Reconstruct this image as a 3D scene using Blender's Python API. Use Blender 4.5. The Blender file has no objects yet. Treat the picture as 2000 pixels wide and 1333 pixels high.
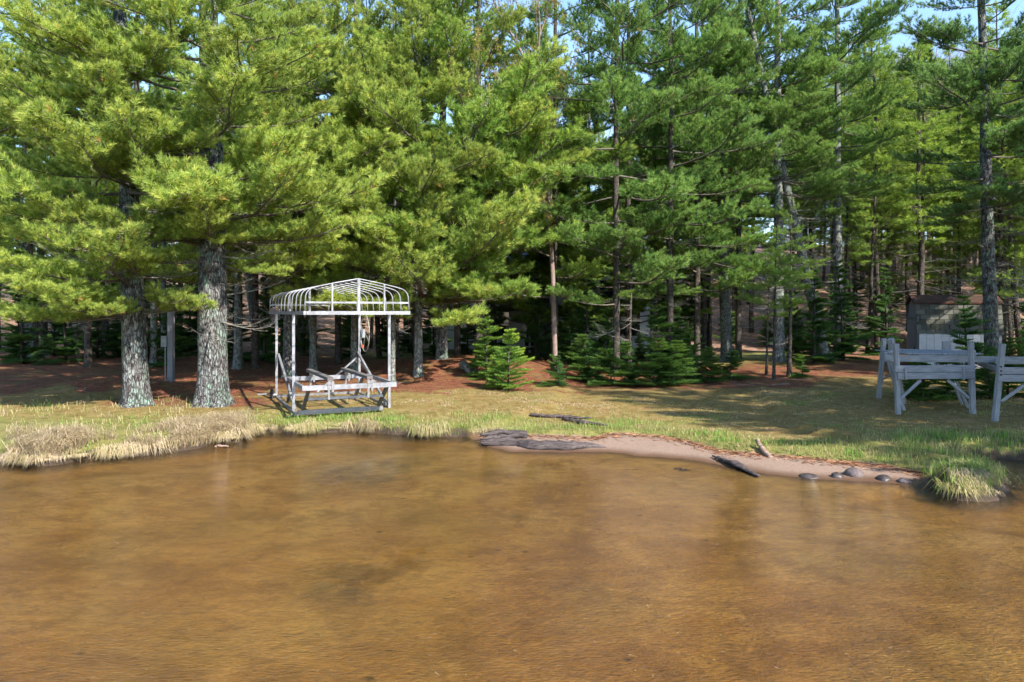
import bpy, math
import numpy as np
from mathutils import Vector, Matrix

# ------------------------------------------------------------------ camera, sky, sun, exposure
SC = bpy.context.scene
COL = SC.collection
F = 1388.0           # focal length in photo pixels (photo 2000 x 1333)
CAMZ = 2.95
HORIZON = 610.0
cd = bpy.data.cameras.new('camera')
cam = bpy.data.objects.new('camera', cd); COL.objects.link(cam)
cd.sensor_width = 36.0
cd.lens = F / 2000.0 * 36.0
cd.shift_y = -(666.5 - HORIZON) / 2000.0
cd.clip_start = 0.1; cd.clip_end = 2000.0
cam.location = (0, 0, CAMZ); cam.rotation_euler = (math.radians(90), 0, 0)
SC.camera = cam

SUN_EL = math.radians(39.0)
SUN_AZ = math.radians(41.0)     # from straight behind the camera towards the right
to_sun = Vector((math.cos(SUN_EL)*math.sin(SUN_AZ), -math.cos(SUN_EL)*math.cos(SUN_AZ), math.sin(SUN_EL)))
W = bpy.data.worlds.new('World'); SC.world = W; W.use_nodes = True
wn = W.node_tree; wn.nodes.clear()
sky = wn.nodes.new('ShaderNodeTexSky'); sky.sky_type = 'NISHITA'; sky.sun_disc = False
sky.sun_elevation = SUN_EL
sky.sun_rotation = math.atan2(to_sun.x, to_sun.y)
sky.air_density = 1.0; sky.dust_density = 0.25; sky.ozone_density = 3.5
bg = wn.nodes.new('ShaderNodeBackground'); bg.inputs['Strength'].default_value = 0.15
wo = wn.nodes.new('ShaderNodeOutputWorld')
wn.links.new(sky.outputs[0], bg.inputs[0]); wn.links.new(bg.outputs[0], wo.inputs[0])
sl = bpy.data.lights.new('sun', 'SUN'); sl.energy = 4.5; sl.angle = math.radians(0.53); sl.color = (1.0, 0.94, 0.84)
so = bpy.data.objects.new('sun', sl); COL.objects.link(so)
so.rotation_euler = to_sun.to_track_quat('Z', 'Y').to_euler(); so.location = (30, -20, 40)
SC.view_settings.view_transform = 'Standard'; SC.view_settings.look = 'None'
SC.view_settings.exposure = 1.5; SC.view_settings.gamma = 1.0
SC.view_settings.use_curve_mapping = False
SC.render.engine = 'CYCLES'
SC.cycles.max_bounces = 7; SC.cycles.diffuse_bounces = 4; SC.cycles.glossy_bounces = 2
SC.cycles.transmission_bounces = 3; SC.cycles.transparent_max_bounces = 8; SC.cycles.volume_bounces = 0
SC.cycles.caustics_reflective = False; SC.cycles.caustics_refractive = False
SC.cycles.use_denoising = True
SC.cycles.use_adaptive_sampling = True; SC.cycles.adaptive_threshold = 0.02

# ------------------------------------------------------------------ node helpers
def srgb(r, g, b):
    f = lambda c: (c/12.92 if c <= 0.04045 else ((c+0.055)/1.055)**2.4)
    return (f(r/255), f(g/255), f(b/255), 1)

class NT:
    def __init__(s, name):
        s.m = bpy.data.materials.new(name); s.m.use_nodes = True
        s.t = s.m.node_tree; s.t.nodes.clear()
        s.out = s.t.nodes.new('ShaderNodeOutputMaterial')
    def n(s, typ, ins=None, **kw):
        nd = s.t.nodes.new(typ)
        for k, v in kw.items(): setattr(nd, k, v)
        for k, v in (ins or {}).items():
            sock = nd.inputs[k]
            if hasattr(v, 'is_output') or isinstance(v, bpy.types.NodeSocket): s.t.links.new(v, sock)
            else:
                if isinstance(v, tuple) and len(v) == 3 and sock.type == 'RGBA': v = v + (1,)
                sock.default_value = v
        return nd
    def coord(s, scale=(1, 1, 1), kind='Object', rot=(0, 0, 0)):
        tc = s.n('ShaderNodeTexCoord')
        return s.n('ShaderNodeMapping', {'Vector': tc.outputs[kind], 'Scale': scale, 'Rotation': rot}).outputs[0]
    def noise(s, vec, scale, detail=4, rough=0.55, out=0, dist=0.0):
        return s.n('ShaderNodeTexNoise', {'Vector': vec, 'Scale': scale, 'Detail': detail, 'Roughness': rough, 'Distortion': dist}).outputs[out]
    def ramp(s, fac, stops, interp='LINEAR'):
        r = s.n('ShaderNodeValToRGB', {'Fac': fac}); cr = r.color_ramp; cr.interpolation = interp
        while len(cr.elements) < len(stops): cr.elements.new(0.5)
        for e, (p, c) in zip(cr.elements, stops):
            e.position = p
            e.color = (c, c, c, 1) if isinstance(c, (int, float)) else (tuple(c) + (1,) if len(c) == 3 else c)
        return r.outputs[0]
    def mix(s, fac, a, b, mode='MIX'):
        nd = s.t.nodes.new('ShaderNodeMix'); nd.data_type = 'RGBA'; nd.blend_type = mode
        for sock, v in ((nd.inputs[0], fac), (nd.inputs[6], a), (nd.inputs[7], b)):
            if isinstance(v, bpy.types.NodeSocket): s.t.links.new(v, sock)
            else: sock.default_value = v if isinstance(v, (int, float)) else (tuple(v) + (1,) if len(v) == 3 else v)
        return nd.outputs[2]
    def math(s, op, a, b=0.0, clamp=False):
        nd = s.n('ShaderNodeMath', {0: a, 1: b}, operation=op); nd.use_clamp = clamp
        return nd.outputs[0]
    def attr(s, name, out='Fac'):
        return s.n('ShaderNodeAttribute', attribute_name=name).outputs[out]
    def bump(s, h, strength=0.3, dist=0.02):
        return s.n('ShaderNodeBump', {'Height': h, 'Strength': strength, 'Distance': dist}).outputs[0]
    def pbr(s, col, rough=0.8, spec=0.3, normal=None, metal=0.0, **ex):
        ins = {'Base Color': col, 'Roughness': rough, 'Specular IOR Level': spec, 'Metallic': metal}
        if normal is not None: ins['Normal'] = normal
        ins.update(ex)
        p = s.n('ShaderNodeBsdfPrincipled', ins)
        s.t.links.new(p.outputs[0], s.out.inputs[0]); return p

MAT = {}
def leaf_mat(name, cols, trans=0.35, usecolor=True, spec=0.25):
    a = NT(name)
    tint = a.attr('tint')
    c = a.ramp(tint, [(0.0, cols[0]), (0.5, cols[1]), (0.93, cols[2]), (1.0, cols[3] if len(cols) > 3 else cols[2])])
    if usecolor:
        oi = a.n('ShaderNodeObjectInfo')
        c = a.mix(1.0, c, oi.outputs['Color'], 'MULTIPLY')
    p = a.n('ShaderNodeBsdfPrincipled', {'Base Color': c, 'Roughness': 0.5, 'Specular IOR Level': spec})
    hs = a.n('ShaderNodeHueSaturation', {'Color': c, 'Saturation': 1.1, 'Value': 1.3})
    tr = a.n('ShaderNodeBsdfTranslucent', {'Color': hs.outputs[0]})
    mx = a.n('ShaderNodeMixShader', {0: trans, 1: p.outputs[0], 2: tr.outputs[0]})
    a.t.links.new(mx.outputs[0], a.out.inputs[0])
    MAT[name] = a.m
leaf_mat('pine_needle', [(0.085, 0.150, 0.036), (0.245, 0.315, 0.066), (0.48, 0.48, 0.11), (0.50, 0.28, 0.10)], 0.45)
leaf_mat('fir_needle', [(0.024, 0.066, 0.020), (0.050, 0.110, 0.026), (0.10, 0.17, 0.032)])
leaf_mat('bud_leaf', [(0.20, 0.20, 0.03), (0.28, 0.25, 0.05), (0.34, 0.28, 0.08)], 0.4)
leaf_mat('grass_blade', [(0.44, 0.345, 0.235), (0.33, 0.28, 0.12), (0.17, 0.28, 0.05), (0.12, 0.26, 0.042)], 0.3, False)
leaf_mat('litter_bit', [(0.10, 0.035, 0.015), (0.26, 0.085, 0.035), (0.42, 0.22, 0.12)], 0.0, False)

def bark(name, dark, mid, lichen, amount, scale=1.0, bs=0.9):
    a = NT(name)
    v = a.coord((scale, scale, scale*0.22)); v2 = a.coord((1, 1, 0.6))
    n1 = a.n('ShaderNodeTexVoronoi', {'Vector': a.n('ShaderNodeMixRGB', {0: 0.06, 1: v, 2: a.noise(v, 6, 4, 0.6, 1)}).outputs[0], 'Scale': 19.0, 'Randomness': 1.0}, feature='DISTANCE_TO_EDGE').outputs[0]
    nd = a.noise(v, 9, 6, 0.65)
    plate = a.ramp(n1, [(0.0, 0.0), (0.16, 1.0)])
    base = a.mix(plate, dark, a.mix(nd, dark, mid))
    ln = a.noise(v2, 7.5*scale, 9, 0.78, dist=0.2)
    lm = a.ramp(ln, [(0.54 - amount*0.2, 0.0), (0.72 - amount*0.2, 0.9)])
    lv = a.noise(v2, 34*scale, 3)
    lcol = a.mix(lv, tuple(x*0.62 for x in lichen), tuple(min(1, x*1.3) for x in lichen))
    g2 = a.ramp(a.noise(v2, 2.2*scale, 3), [(0.45, 0.0), (0.62, 1.0)])
    lcol = a.mix(g2, lcol, (lichen[0]*0.62, lichen[1]*0.85, lichen[2]*0.72))
    c = a.mix(a.math('MULTIPLY', lm, a.math('ADD', 0.25, a.math('MULTIPLY', plate, 0.75))), base, lcol)
    h = a.math('ADD', a.math('MULTIPLY', plate, 0.6), a.math('MULTIPLY', nd, 0.7))
    a.pbr(c, 0.9, 0.15, a.bump(h, bs, 0.06)); MAT[name] = a.m
bark('bark', (0.02, 0.016, 0.017), (0.14, 0.115, 0.115), (0.34, 0.365, 0.345), 0.56)
bark('bark_thin', (0.035, 0.03, 0.029), (0.15, 0.128, 0.12), (0.40, 0.42, 0.395), 0.62, 1.6, 0.5)
bark('bark_dark', (0.03, 0.023, 0.019), (0.11, 0.085, 0.07), (0.22, 0.23, 0.20), 0.2, 1.3, 0.5)
bark('twig', (0.07, 0.055, 0.045), (0.17, 0.135, 0.115), (0.30, 0.29, 0.26), 0.3, 3.0, 0.2)
bark('dead_twig', (0.10, 0.085, 0.075), (0.22, 0.19, 0.17), (0.36, 0.35, 0.33), 0.5, 3.0, 0.2)
bark('bare_twig', (0.15, 0.10, 0.085), (0.30, 0.21, 0.18), (0.40, 0.34, 0.31), 0.4, 2.0, 0.2)

def wood(name, c0, c1, rough=0.85, stretch=(2, 30, 30), bs=0.25):
    a = NT(name); v = a.coord(stretch)
    n = a.noise(v, 1.6, 6, 0.6); n2 = a.noise(a.coord(), 3.0, 3)
    g = a.ramp(n, [(0.3, c0), (0.7, c1)])
    g = a.mix(a.math('MULTIPLY', n2, 0.45), g, tuple(x*0.55 for x in c0))
    a.pbr(g, rough, 0.2, a.bump(n, bs, 0.01)); MAT[name] = a.m
wood('weathered_wood', (0.17, 0.175, 0.185), (0.40, 0.40, 0.405))
wood('grey_board', (0.17, 0.175, 0.20), (0.25, 0.255, 0.28))
wood('white_board', (0.52, 0.52, 0.52), (0.68, 0.67, 0.66))
wood('driftwood', (0.018, 0.013, 0.012), (0.15, 0.118, 0.112), 0.65, (3, 22, 22), 0.8)
wood('pale_driftwood', (0.16, 0.10, 0.07), (0.34, 0.25, 0.20), 0.8, (4, 20, 20), 0.5)
wood('bunk_wood', (0.09, 0.08, 0.078), (0.18, 0.165, 0.16), 0.8)

def plain(name, col, rough=0.6, metal=0.0, spec=0.4, var=0.15, sc=8.0):
    a = NT(name); n = a.noise(a.coord(), sc, 5, 0.6)
    c = a.mix(a.ramp(n, [(0.35, 0.0), (0.7, 1.0)]), tuple(x*(1-var*1.6) for x in col), tuple(min(1, x*(1+var)) for x in col))
    a.pbr(c, rough, spec, a.bump(n, 0.1, 0.005), metal); MAT[name] = a.m
plain('aluminium', (0.25, 0.25, 0.27), 0.45, 0.3, 0.5, 0.28, 5)
plain('galvanised', (0.20, 0.195, 0.20), 0.5, 0.4, 0.5, 0.2, 14)
plain('ivory_plastic', (0.30, 0.29, 0.23), 0.45, 0, 0.4, 0.05)
plain('rubber', (0.03, 0.03, 0.03), 0.8)
plain('red_plastic', (0.5, 0.06, 0.03), 0.5)
plain('cable', (0.07, 0.07, 0.07), 0.5)
plain('siding', (0.66, 0.67, 0.69), 0.7, 0, 0.3, 0.06, 1.5)
plain('trim', (0.74, 0.74, 0.74), 0.6, 0, 0.3, 0.05)
plain('roof_dark', (0.085, 0.09, 0.10), 0.9, 0, 0.2, 0.3, 6)
plain('hole_dark', (0.01, 0.01, 0.01), 0.9)
plain('box_grey', (0.22, 0.24, 0.25), 0.5)
plain('white_foam', (0.72, 0.72, 0.70), 0.8)
plain('blue_plastic', (0.10, 0.22, 0.42), 0.5)
plain('peat', (0.055, 0.038, 0.026), 0.95, 0, 0.2, 0.4, 9)
plain('moss', (0.10, 0.12, 0.03), 0.95, 0, 0.1, 0.4, 16)
plain('wet_stone', (0.06, 0.046, 0.042), 0.5, 0, 0.5, 0.4, 14)
plain('dry_stone', (0.13, 0.10, 0.095), 0.7, 0, 0.3, 0.3, 22)
a = NT('window_glass'); a.pbr((0.02, 0.025, 0.03), 0.06, 0.6); MAT['window_glass'] = a.m
a = NT('shingle')
n = a.noise(a.coord(), 5, 5); oi = a.n('ShaderNodeObjectInfo')
c = a.mix(oi.outputs['Random'], (0.05, 0.05, 0.042), (0.13, 0.128, 0.11))
c = a.mix(a.ramp(a.noise(a.coord(kind='Generated'), 3, 4), [(0.5, 0.0), (0.75, 0.6)]), c, (0.12, 0.13, 0.04))
a.pbr(c, 0.95, 0.1, a.bump(a.noise(a.coord(), 60, 2), 0.3, 0.004)); MAT['shingle'] = a.m
a = NT('needle_roof')
c = a.ramp(a.noise(a.coord((1, 4, 4)), 3, 6, 0.7), [(0.38, (0.035, 0.028, 0.025)), (0.55, (0.075, 0.04, 0.028)), (0.75, (0.20, 0.08, 0.04))])
a.pbr(c, 0.95, 0.1, a.bump(a.noise(a.coord(), 30, 4), 0.5, 0.02)); MAT['needle_roof'] = a.m

# ------------------------------------------------------------------ mesh builder
def newmesh(name, v, faces, matidx, mats, tint=None, smooth=False):
    """faces: list of int arrays (K x 3 or K x 4)"""
    me = bpy.data.meshes.new(name)
    v = np.asarray(v, dtype=np.float32)
    me.vertices.add(len(v)); me.vertices.foreach_set('co', v.ravel())
    idx = np.concatenate([f.ravel() for f in faces]).astype(np.int32)
    tot = np.concatenate([np.full(len(f), f.shape[1]) for f in faces]).astype(np.int32)
    start = np.concatenate([[0], np.cumsum(tot)[:-1]]).astype(np.int32)
    me.loops.add(len(idx)); me.loops.foreach_set('vertex_index', idx)
    me.polygons.add(len(tot)); me.polygons.foreach_set('loop_start', start)
    for m in mats: me.materials.append(MAT[m])
    mi = np.concatenate([np.full(len(f), m) for f, m in zip(faces, matidx)]).astype(np.int32)
    me.polygons.foreach_set('material_index', mi)
    me.polygons.foreach_set('use_smooth', np.full(len(tot), bool(smooth)) if not isinstance(smooth, (list, tuple)) else np.isin(mi, smooth))
    if tint is not None:
        at = me.attributes.new('tint', 'FLOAT', 'POINT'); at.data.foreach_set('value', np.asarray(tint, dtype=np.float32))
    me.update(calc_edges=True)
    return me

def unit(v):
    v = np.asarray(v, float); return v/ (np.linalg.norm(v, axis=-1, keepdims=True) + 1e-9)

BOXF = np.array([[0, 1, 3, 2], [4, 6, 7, 5], [0, 4, 5, 1], [2, 3, 7, 6], [0, 2, 6, 4], [1, 5, 7, 3]])
class MB:
    def __init__(s): s.v = []; s.f = []; s.m = []; s.t = []; s.n = 0
    def add(s, v, f, m=0, tint=0.5):
        v = np.asarray(v, float); s.v.append(v); s.f.append(np.asarray(f) + s.n); s.m.append(m)
        s.t.append(np.full(len(v), tint) if np.isscalar(tint) else tint); s.n += len(v); return s
    def box(s, lo, hi, m=0):
        v = [(x, y, z) for x in (lo[0], hi[0]) for y in (lo[1], hi[1]) for z in (lo[2], hi[2])]
        return s.add(v, BOXF, m)
    def beam(s, p0, p1, w, h, m=0, up=(0, 0, 1)):
        p0 = np.array(p0, float); p1 = np.array(p1, float); d = unit(p1-p0)
        u = np.array(up, float)
        if abs(d @ u) > 0.98: u = np.array([0, 1.0, 0])
        sd = unit(np.cross(d, u)); uu = np.cross(sd, d)
        v = [p + sd*a*w/2 + uu*b*h/2 for p in (p0, p1) for a in (-1, 1) for b in (-1, 1)]
        return s.add(v, BOXF, m)
    def tube(s, pts, rad, n=8, m=0, cap=True, noise=None):
        pts = np.asarray(pts, float); k = len(pts)
        rad = np.full(k, rad) if np.isscalar(rad) else np.asarray(rad, float)
        tg = unit(np.gradient(pts, axis=0))
        ref = np.array([0, 0, 1.0]) if abs(tg[:, 2]).mean() < 0.8 else np.array([1.0, 0, 0])
        sd = unit(np.cross(tg, ref)); up = np.cross(sd, tg)
        an = np.arange(n)*2*math.pi/n
        R = rad[:, None]*(np.ones((k, n)) if noise is None else noise)
        v = pts[:, None, :] + R[..., None]*(np.cos(an)[None, :, None]*sd[:, None, :] + np.sin(an)[None, :, None]*up[:, None, :])
        i = np.arange(k-1)[:, None]*n; j = np.arange(n)[None, :]; j2 = (j+1) % n
        q = np.stack([i+j, i+j2, i+n+j2, i+n+j], -1).reshape(-1, 4)
        s.add(v.reshape(-1, 3), q, m)
        if cap and n > 2:
            b = s.n - k*n
            for base, rev in ((b, True), (b+(k-1)*n, False)):
                c = np.array([[base, base+a_, base+a_+1] for a_ in range(1, n-1)])
                if rev: c = c[:, ::-1]
                s.f.append(c); s.m.append(m)
        return s
    def data(s, name, mats, smooth=False, tint=False):
        return newmesh(name, np.concatenate(s.v), s.f, s.m, mats, np.concatenate(s.t) if tint else None, smooth)
    def build(s, name, mats, parent=None, smooth=False, tint=False):
        o = bpy.data.objects.new(name, s.data(name, mats, smooth, tint)); COL.objects.link(o)
        if parent is not None: o.parent = parent
        return o

def tag(o, label=None, cat=None, group=None, kind=None):
    if label: o['label'] = label
    if cat: o['category'] = cat
    if group: o['group'] = group
    if kind: o['kind'] = kind
    return o
def empty(name, loc=(0, 0, 0), rz=0.0, parent=None):
    o = bpy.data.objects.new(name, None); COL.objects.link(o); o.location = loc; o.rotation_euler = (0, 0, rz)
    o.empty_display_size = 0.2
    if parent is not None: o.parent = parent
    return o
def inst(name, me, parent=None, loc=(0, 0, 0), rot=(0, 0, 0), sc=1.0, color=None):
    o = bpy.data.objects.new(name, me); COL.objects.link(o)
    if parent is not None: o.parent = parent
    o.location = loc; o.rotation_euler = rot; o.scale = (sc, sc, sc) if np.isscalar(sc) else sc
    if color is not None: o.color = (color[0], color[1], color[2], 1)
    return o

# ------------------------------------------------------------------ noise and terrain
def vnoise(x, y, seed=0):
    x = np.asarray(x, float); y = np.asarray(y, float)
    xi = np.floor(x).astype(np.int64); yi = np.floor(y).astype(np.int64); fx = x-xi; fy = y-yi
    def h(a_, b_):
        k = (a_*374761393 + b_*668265263 + seed*1442695041) & 0x7fffffff
        k = ((k ^ (k >> 13))*1274126177) & 0x7fffffff
        return ((k ^ (k >> 16)) & 0xffff)/65535.0
    ux = fx*fx*(3-2*fx); uy = fy*fy*(3-2*fy)
    return (h(xi, yi)*(1-ux)+h(xi+1, yi)*ux)*(1-uy) + (h(xi, yi+1)*(1-ux)+h(xi+1, yi+1)*ux)*uy
def fbm(x, y, seed=0, oct=4):
    r = 0; a_ = 0.5; tot = 0
    for i in range(oct):
        r = r + a_*vnoise(np.asarray(x)*2**i, np.asarray(y)*2**i, seed+i); tot += a_; a_ *= 0.5
    return r/tot
def sstep(a_, b_, x):
    t = np.clip((x-a_)/(b_-a_), 0, 1); return t*t*(3-2*t)
def pix(px, py, z=0.0):
    D = (CAMZ-z)*F/(py-HORIZON); return ((px-1000)/F*D, D)
OUT = [(12.4, 13.0), (14.2, 11.4), (15.4, 9), (17, 5), (24, -6), (45, -25), (700, -80), (700, 900), (-700, 900), (-700, -10), (-60, 8), (-25, 11.5), (-14, 13.2)]
SHORE = [(0, 905), (40, 907), (70, 911), (130, 905), (180, 897), (235, 893), (300, 888), (360, 880), (410, 872), (420, 864), (470, 866), (482, 853), (520, 846),
         (560, 849), (600, 846), (660, 844), (705, 842), (750, 848), (800, 852), (860, 853), (905, 851), (925, 858), (950, 874), (1000, 882), (1100, 884), (1190, 884), (1250, 891), (1330, 896),
         (1400, 906), (1500, 925), (1600, 935), (1700, 941), (1800, 947), (1822, 950), (1840, 968), (1880, 979), (1930, 979), (1962, 968), (1966, 935), (1935, 918), (1880, 908),
         (1848, 896), (1858, 889), (1900, 893), (1960, 897), (2000, 899), (2060, 905)]
GRASS = [(0, 905), (40, 907), (70, 911), (130, 905), (180, 897), (235, 893), (300, 888), (360, 880), (410, 872), (420, 864), (470, 866), (482, 853), (520, 846),
         (560, 849), (600, 846), (660, 844), (705, 842), (750, 848), (800, 852), (860, 853), (905, 851), (935, 853), (1050, 858), (1150, 862), (1205, 855), (1290, 862), (1350, 872),
         (1400, 886), (1480, 893), (1560, 902), (1640, 910), (1720, 916), (1790, 928), (1822, 945), (1840, 968), (1880, 979), (1930, 979), (1962, 968), (1966, 935), (1935, 918), (1880, 908),
         (1848, 896), (1858, 889), (1900, 893), (1960, 897), (2000, 899), (2060, 905)]
PS = np.array([pix(*p) for p in SHORE] + OUT)
PG = np.array([pix(p[0], p[1]) for p in GRASS] + OUT)
def sdf(P, X, Y, want_soft=False):
    X = np.asarray(X, float); Y = np.asarray(Y, float); sh = X.shape; X = X.ravel(); Y = Y.ravel()
    soft = np.zeros(X.shape); d = np.full(X.shape, 1e9); ins = np.zeros(X.shape, bool)
    for i in range(len(P)):
        x0, y0 = P[i]; x1, y1 = P[(i+1) % len(P)]
        ex, ey = x1-x0, y1-y0
        t = np.clip(((X-x0)*ex+(Y-y0)*ey)/(ex*ex+ey*ey+1e-12), 0, 1)
        di = (X-x0-t*ex)**2+(Y-y0-t*ey)**2; d = np.minimum(d, di)
        if want_soft: soft += min(math.hypot(ex, ey), 3.0)*np.exp(-0.9*np.sqrt(di))
        c = ((y0 > Y) != (y1 > Y)) & (X < (x1-x0)*(Y-y0)/((y1-y0) if y1 != y0 else 1e-12)+x0)
        ins ^= c
    d = np.sqrt(d)
    if want_soft: return (np.log(soft+1e-30)/0.9-0.6).reshape(sh)
    return np.where(ins, d, -d).reshape(sh)
def zones(X, Y):
    wob = (fbm(X*1.9, Y*1.9, 3, 4)-0.5)*0.34
    s = sdf(PS, X, Y); g = sdf(PG, X, Y)
    near = np.exp(-np.abs(np.minimum(s, 3))/3)
    s = s + wob*near; g = g + wob*near
    return s, g
def hgt(X, Y, full=False):
    X = np.asarray(X, float); Y = np.asarray(Y, float)
    s, g = zones(X, Y)
    b = 1-sstep(0.10, 0.45, s-g)          # steep peat bank where there is no beach
    if full: se = s*(1-sstep(-0.3, -1.6, s))+np.minimum(sdf(PS, X, Y, True), 0.4*s)*sstep(-0.3, -1.6, s)
    else: se = s
    bed = -0.62*(1-np.exp(np.minimum(se, 0)/7.0)) - b*0.10*sstep(0.0, -0.10, s)*sstep(-2.2, -0.3, s) + 0.02*(fbm(X*1.3, Y*1.3, 9)-0.5)*sstep(0, -1, s)
    land = 0.07*np.clip(s, 0, 1.6) + 0.07*sstep(0.0, 0.18, g) + 0.12*b*sstep(-0.02, 0.10, s) + 0.013*np.clip(g, 0, 25)
    land = land + 0.05*(fbm(X*0.8, Y*0.8, 5)-0.5)*sstep(0, 0.8, g) + 0.035*(fbm(X*4, Y*4, 6, 3)-0.5)*sstep(0.0, 0.3, g)
    G = lambda cx, cy, rx, ry, a_: a_*np.exp(-((X-cx)/rx)**2-((Y-cy)/ry)**2)
    land = land + G(-4.2, 29.5, 3.4, 2.0, 0.55) + G(-0.5, 29, 2.6, 2.2, 0.45) + G(-13, 23.5, 2.4, 1.0, 0.35) + G(4.0, 31, 4, 2, 0.25)
    land = land + G(12.5, 32, 3.5, 3.0, 0.2)
    hill = 0.13*np.clip(Y-46-np.clip(6-X, -20, 14)*0.3, 0, 400)
    hill = hill*(1+0.9*sstep(6, 20, X))
    hill = 24*(1-np.exp(-hill/24)) * (0.8+0.4*fbm(X/30, Y/30, 12, 3))
    h = np.where(s > 0, land+hill, bed)
    if full: return h, s, g, b
    return h
def h1(x, y): return float(hgt(np.array([x]), np.array([y]))[0])

def axis(dense0, dense1, step, lo, hi):
    a_ = list(np.arange(dense0, dense1+1e-6, step)); d = step
    x = dense1
    while x < hi: d *= 1.18; x += d; a_.append(x)
    x = dense0; d = step
    while x > lo: d *= 1.18; x -= d; a_.insert(0, x)
    return np.array(a_)
gx = axis(-14.5, 14.5, 0.085, -600, 600); gy = axis(9.8, 22.5, 0.085, -60, 700)
GX, GY = np.meshgrid(gx, gy)
GH, GS, GG, GB = hgt(GX, GY, True)
ny, nx = GX.shape
i = np.arange(ny-1)[:, None]*nx; j = np.arange(nx-1)[None, :]
q = np.stack([i+j, i+j+1, i+nx+j+1, i+nx+j], -1).reshape(-1, 4)

a = NT('ground'); v = a.coord()
sand = a.attr('sand'); lit = a.attr('litter'); grn = a.attr('green'); pe = a.attr('peat'); bedf = a.attr('bed')
n_big = a.noise(v, 0.55, 5, 0.6); n_mid = a.noise(v, 2.6, 6, 0.65); n_fine = a.noise(v, 22, 5, 0.7); n_vf = a.noise(v, 70, 3, 0.6)
lawn = a.ramp(n_mid, [(0.30, (0.11, 0.06, 0.02)), (0.44, (0.24, 0.16, 0.045)), (0.56, (0.27, 0.21, 0.075)), (0.68, (0.31, 0.195, 0.08)), (0.8, (0.30, 0.16, 0.07))])
lawn = a.mix(a.ramp(n_fine, [(0.35, 0.55), (0.6, 0.0)]), lawn, (0.12, 0.085, 0.03))
litter = a.ramp(n_fine, [(0.30, (0.055, 0.022, 0.012)), (0.45, (0.19, 0.062, 0.028)), (0.60, (0.22, 0.085, 0.045)), (0.78, (0.36, 0.20, 0.12))])
n_m2 = a.noise(v, 4.2, 7, 0.75); n_m3 = a.noise(v, 1.3, 6, 0.7)
litter = a.mix(a.ramp(n_m2, [(0.40, 0.75), (0.56, 0.0)]), litter, (0.07, 0.03, 0.02))
litter = a.mix(a.ramp(n_m2, [(0.56, 0.0), (0.70, 0.6)]), litter, (0.38, 0.20, 0.13))
litter = a.mix(a.ramp(n_m3, [(0.50, 0.0), (0.64, 0.7)]), litter, (0.15, 0.125, 0.035))
far = a.attr('far')
leafl = a.ramp(n_m2, [(0.34, (0.07, 0.045, 0.03)), (0.5, (0.24, 0.14, 0.095)), (0.66, (0.40, 0.27, 0.20))])
litter = a.mix(far, litter, leafl)
lawn = a.mix(a.ramp(n_m3, [(0.52, 0.0), (0.66, 0.7)]), lawn, (0.36, 0.20, 0.10))
lawn = a.mix(a.ramp(a.noise(v, 9, 5, 0.75), [(0.40, 0.65), (0.52, 0.0)]), lawn, (0.10, 0.07, 0.025))
lawn = a.mix(a.ramp(n_m2, [(0.36, 0.7), (0.50, 0.0)]), lawn, (0.15, 0.13, 0.035))
gcol = a.ramp(n_mid, [(0.3, (0.10, 0.09, 0.025)), (0.5, (0.17, 0.17, 0.045)), (0.7, (0.25, 0.20, 0.08))])
sandc = a.ramp(n_fine, [(0.3, (0.17, 0.115, 0.085)), (0.7, (0.27, 0.19, 0.145))])
# lake bed: sand with brown silt, detritus and green algae patches
vb = a.coord((0.75, 1.0, 1.0), rot=(0, 0, 0.5))
nb1 = a.noise(vb, 0.9, 6, 0.62, dist=0.6); nb2 = a.noise(a.coord((1.0, 2.6, 1.0), rot=(0, 0, -0.5)), 3.2, 6, 0.72); nb3 = a.noise(v, 0.35, 3, 0.5)
bedc = a.ramp(nb1, [(0.28, (0.25, 0.132, 0.033)), (0.45, (0.42, 0.242, 0.060)), (0.6, (0.55, 0.35, 0.105)), (0.75, (0.44, 0.31, 0.085))])
bedc = a.mix(a.ramp(nb2, [(0.38, 0.6), (0.55, 0.0)]), bedc, (0.24, 0.145, 0.055))
bedc = a.mix(a.ramp(a.noise(a.coord((1, 3, 1), rot=(0, 0, 0.5)), 16, 4, 0.7), [(0.40, 0.45), (0.55, 0.0)]), bedc, (0.22, 0.13, 0.05))
bedc = a.mix(a.ramp(nb3, [(0.5, 0.0), (0.68, 0.35)]), bedc, (0.20, 0.19, 0.055))
pebble = a.n('ShaderNodeTexVoronoi', {'Vector': a.coord((1, 1.5, 1)), 'Scale': 2.1, 'Randomness': 1.0})
spot = a.math('MULTIPLY', a.ramp(pebble.outputs['Distance'], [(0.05, 1.0), (0.14, 0.0)]), a.ramp(a.noise(v, 0.8, 3), [(0.48, 0.0), (0.58, 0.85)]))
bedc = a.mix(a.ramp(a.noise(a.coord((1, 4.5, 1), rot=(0, 0, -0.55)), 9, 5, 0.75), [(0.52, 0.0), (0.72, 0.5)]), bedc, (0.66, 0.42, 0.13))
bedc = a.mix(a.ramp(a.noise(v, 1.5, 6, 0.7), [(0.36, 0.6), (0.5, 0.0)]), bedc, (0.20, 0.11, 0.035))
bedc = a.mix(spot, bedc, (0.05, 0.04, 0.02))
c = a.mix(grn, lawn, gcol)
c = a.mix(lit, c, litter)
c = a.mix(pe, c, (0.05, 0.034, 0.024))
wet = a.mix(a.attr('wet'), sandc, (0.10, 0.055, 0.032))
c = a.mix(sand, c, wet)
c = a.mix(bedf, c, bedc)
hh = a.math('ADD', a.math('MULTIPLY', n_fine, 0.7), a.math('MULTIPLY', n_vf, 0.5))
rough = a.math('SUBTRACT', 0.95, a.math('MULTIPLY', a.attr('wet'), 0.35))
bs = a.math('SUBTRACT', 0.8, a.math('MULTIPLY', sand, 0.62))
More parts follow.
